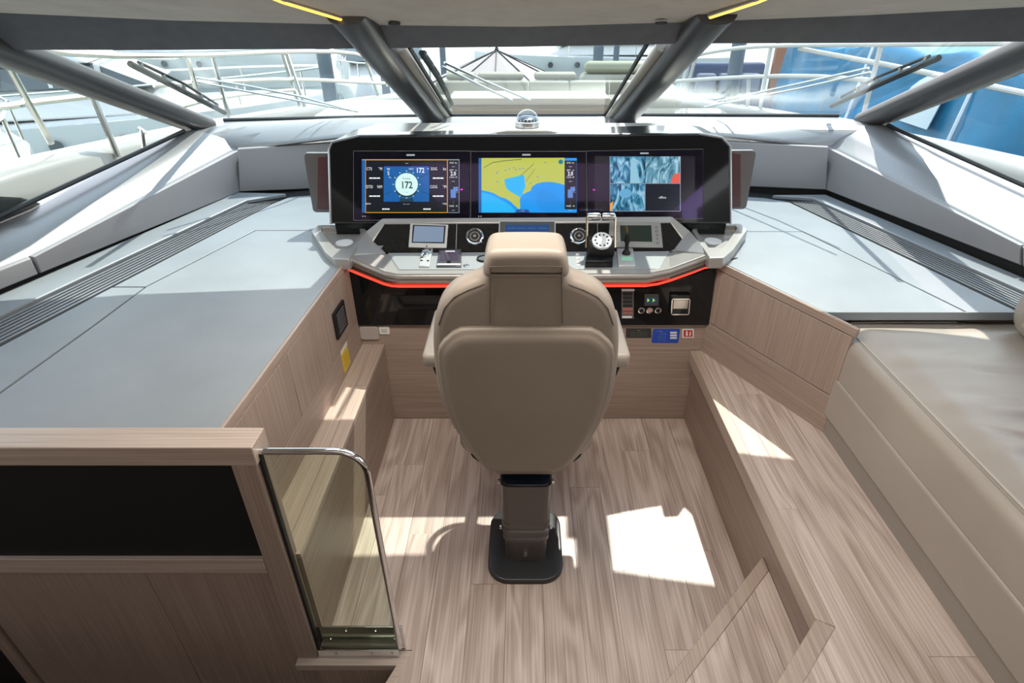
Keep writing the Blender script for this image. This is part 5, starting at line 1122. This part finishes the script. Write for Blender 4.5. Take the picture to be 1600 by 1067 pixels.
# wrapped white sail cover beside the slim pile
mb = MB(); c = PY(575, 150, 9.5); rings = []
for k in range(13):
    z = -1.62 + k * .205; r = .62 * (1 - k / 13.5) ** .7
    rings.append([(c.x + math.cos(a) * r * (1 + .12 * noise.noise(Vector((a * 2, z * 3, 1)))), 9.5 + math.sin(a) * r * .7, z) for a in [2 * math.pi * j / 26 for j in range(26)]])
mb.loft(rings); tag(obj('wrapped_cover', mb, mat('white_wrap', (.38, .40, .42), .45, bump=.8, bscale=14), ang=180), 'crumpled white wrapped cover beside the slim grey pile', 'cover')
# blue tarpaulin covered boat
mb = MB(); rings = []
for i in range(50):
    y = 1.2 + i * 0.175; x0 = 4.3 - max(0, y - 5) * 0.10; r = []
    for j in range(34):
        a = j / 33; X = x0 + (0.0 if a < .55 else (a - .55) * 5.5) + .25 * a; Z = -0.9 + min(a, .55) / .55 * 2.35 + max(0, a - .55) * 1.3 - .10 * math.sin(y * 2.0) ** 2 * a
        d = noise.noise(Vector((y * 1.3, a * 3, 2))) * .16 + abs(noise.noise(Vector((y * 3.0 + a * 3, a * 2.5, 9)))) * -.16
        r.append((X + d, y, Z + d * .7))
    rings.append(r)
V = [mb.vs(r) for r in rings]
for i in range(49):
    for j in range(33): mb.face([V[i][j], V[i + 1][j], V[i + 1][j + 1], V[i][j + 1]])
tb = thing('covered_boat', 'large boat wrapped in creased blue tarpaulin outside the side window', 'boat', (5.6, 5.5, WZ))
sh = obj('tarpaulin', mb, M_TARP, tb, ang=180); sm = sh.modifiers.new('solid', 'SOLIDIFY'); sm.thickness = .02
obj('hull', MB().hull([(4.9, 1.5, -1.7), (6.8, 1.5, -1.7), (6.8, 9, -1.7), (5.2, 9.4, -1.7)], [(4.55, 1.2, -.2), (7.6, 1.2, -.2), (7.6, 9.6, -.2), (4.2, 9.6, -.2)]), M_WHITEB, tb, bevel=.2, bseg=3)
for y in (2.4, 4.1, 5.9, 7.6):
    obj('lashing_strap', MB().tube([(4.05 - max(0, y - 5) * .1, y, -.6), (4.30 - max(0, y - 5) * .1, y + .05, .7), (4.42 - max(0, y - 5) * .1, y + .1, 1.5), (5.6, y + .2, 1.85)], .02, 6), mat('pale_strap', (.55, .62, .68), .5), tb)
obj('clear_window_patch', MB().hull([(4.20, 6.3, .75), (4.20, 7.2, .75), (4.30, 7.2, 1.25), (4.30, 6.3, 1.25)], [(4.19, 6.3, .75), (4.19, 7.2, .75), (4.29, 7.2, 1.25), (4.29, 6.3, 1.25)]), mat('clear_plastic', (.30, .42, .50), .1, coat=1.0), tb)
# blue-grey cockpit sofa and wooden door on the neighbouring deck
nb = thing('cockpit_sofa', 'navy blue cockpit sofa on a deck beyond the white railing', 'sofa', (3.7, 11.8, -.3)); obj('seat', MB().box(3.2, 4.6, 11.4, 12.1, -.3, .35), mat('navy_cloth', (.05, .07, .14), .7), nb, bevel=.05); obj('backrest', MB().box(3.2, 4.6, 12.1, 12.35, .3, .85), mat('navy_cloth', (.05, .07, .14), .7), nb, bevel=.05)
for k in range(3): obj('cushion', MB().box(3.3 + k * .42, 3.65 + k * .42, 11.95, 12.15, .36, .68), mat('slate_cloth', (.16, .18, .24), .7), nb, bevel=.04)
nd = thing('pontoon', 'wooden decked pontoon with a brown panel beyond the white railing', 'pontoon', (4.2, 12.6, -1.6)); obj('deck', MB().box(2.7, 5.2, 10.6, 14.2, -1.6, -.32), mat('warm_teak', (.30, .17, .09), .5), nd); obj('panel', MB().box(4.7, 5.2, 12.0, 12.1, -.3, 1.3), mat('mahogany', (.25, .10, .05), .4), nd)
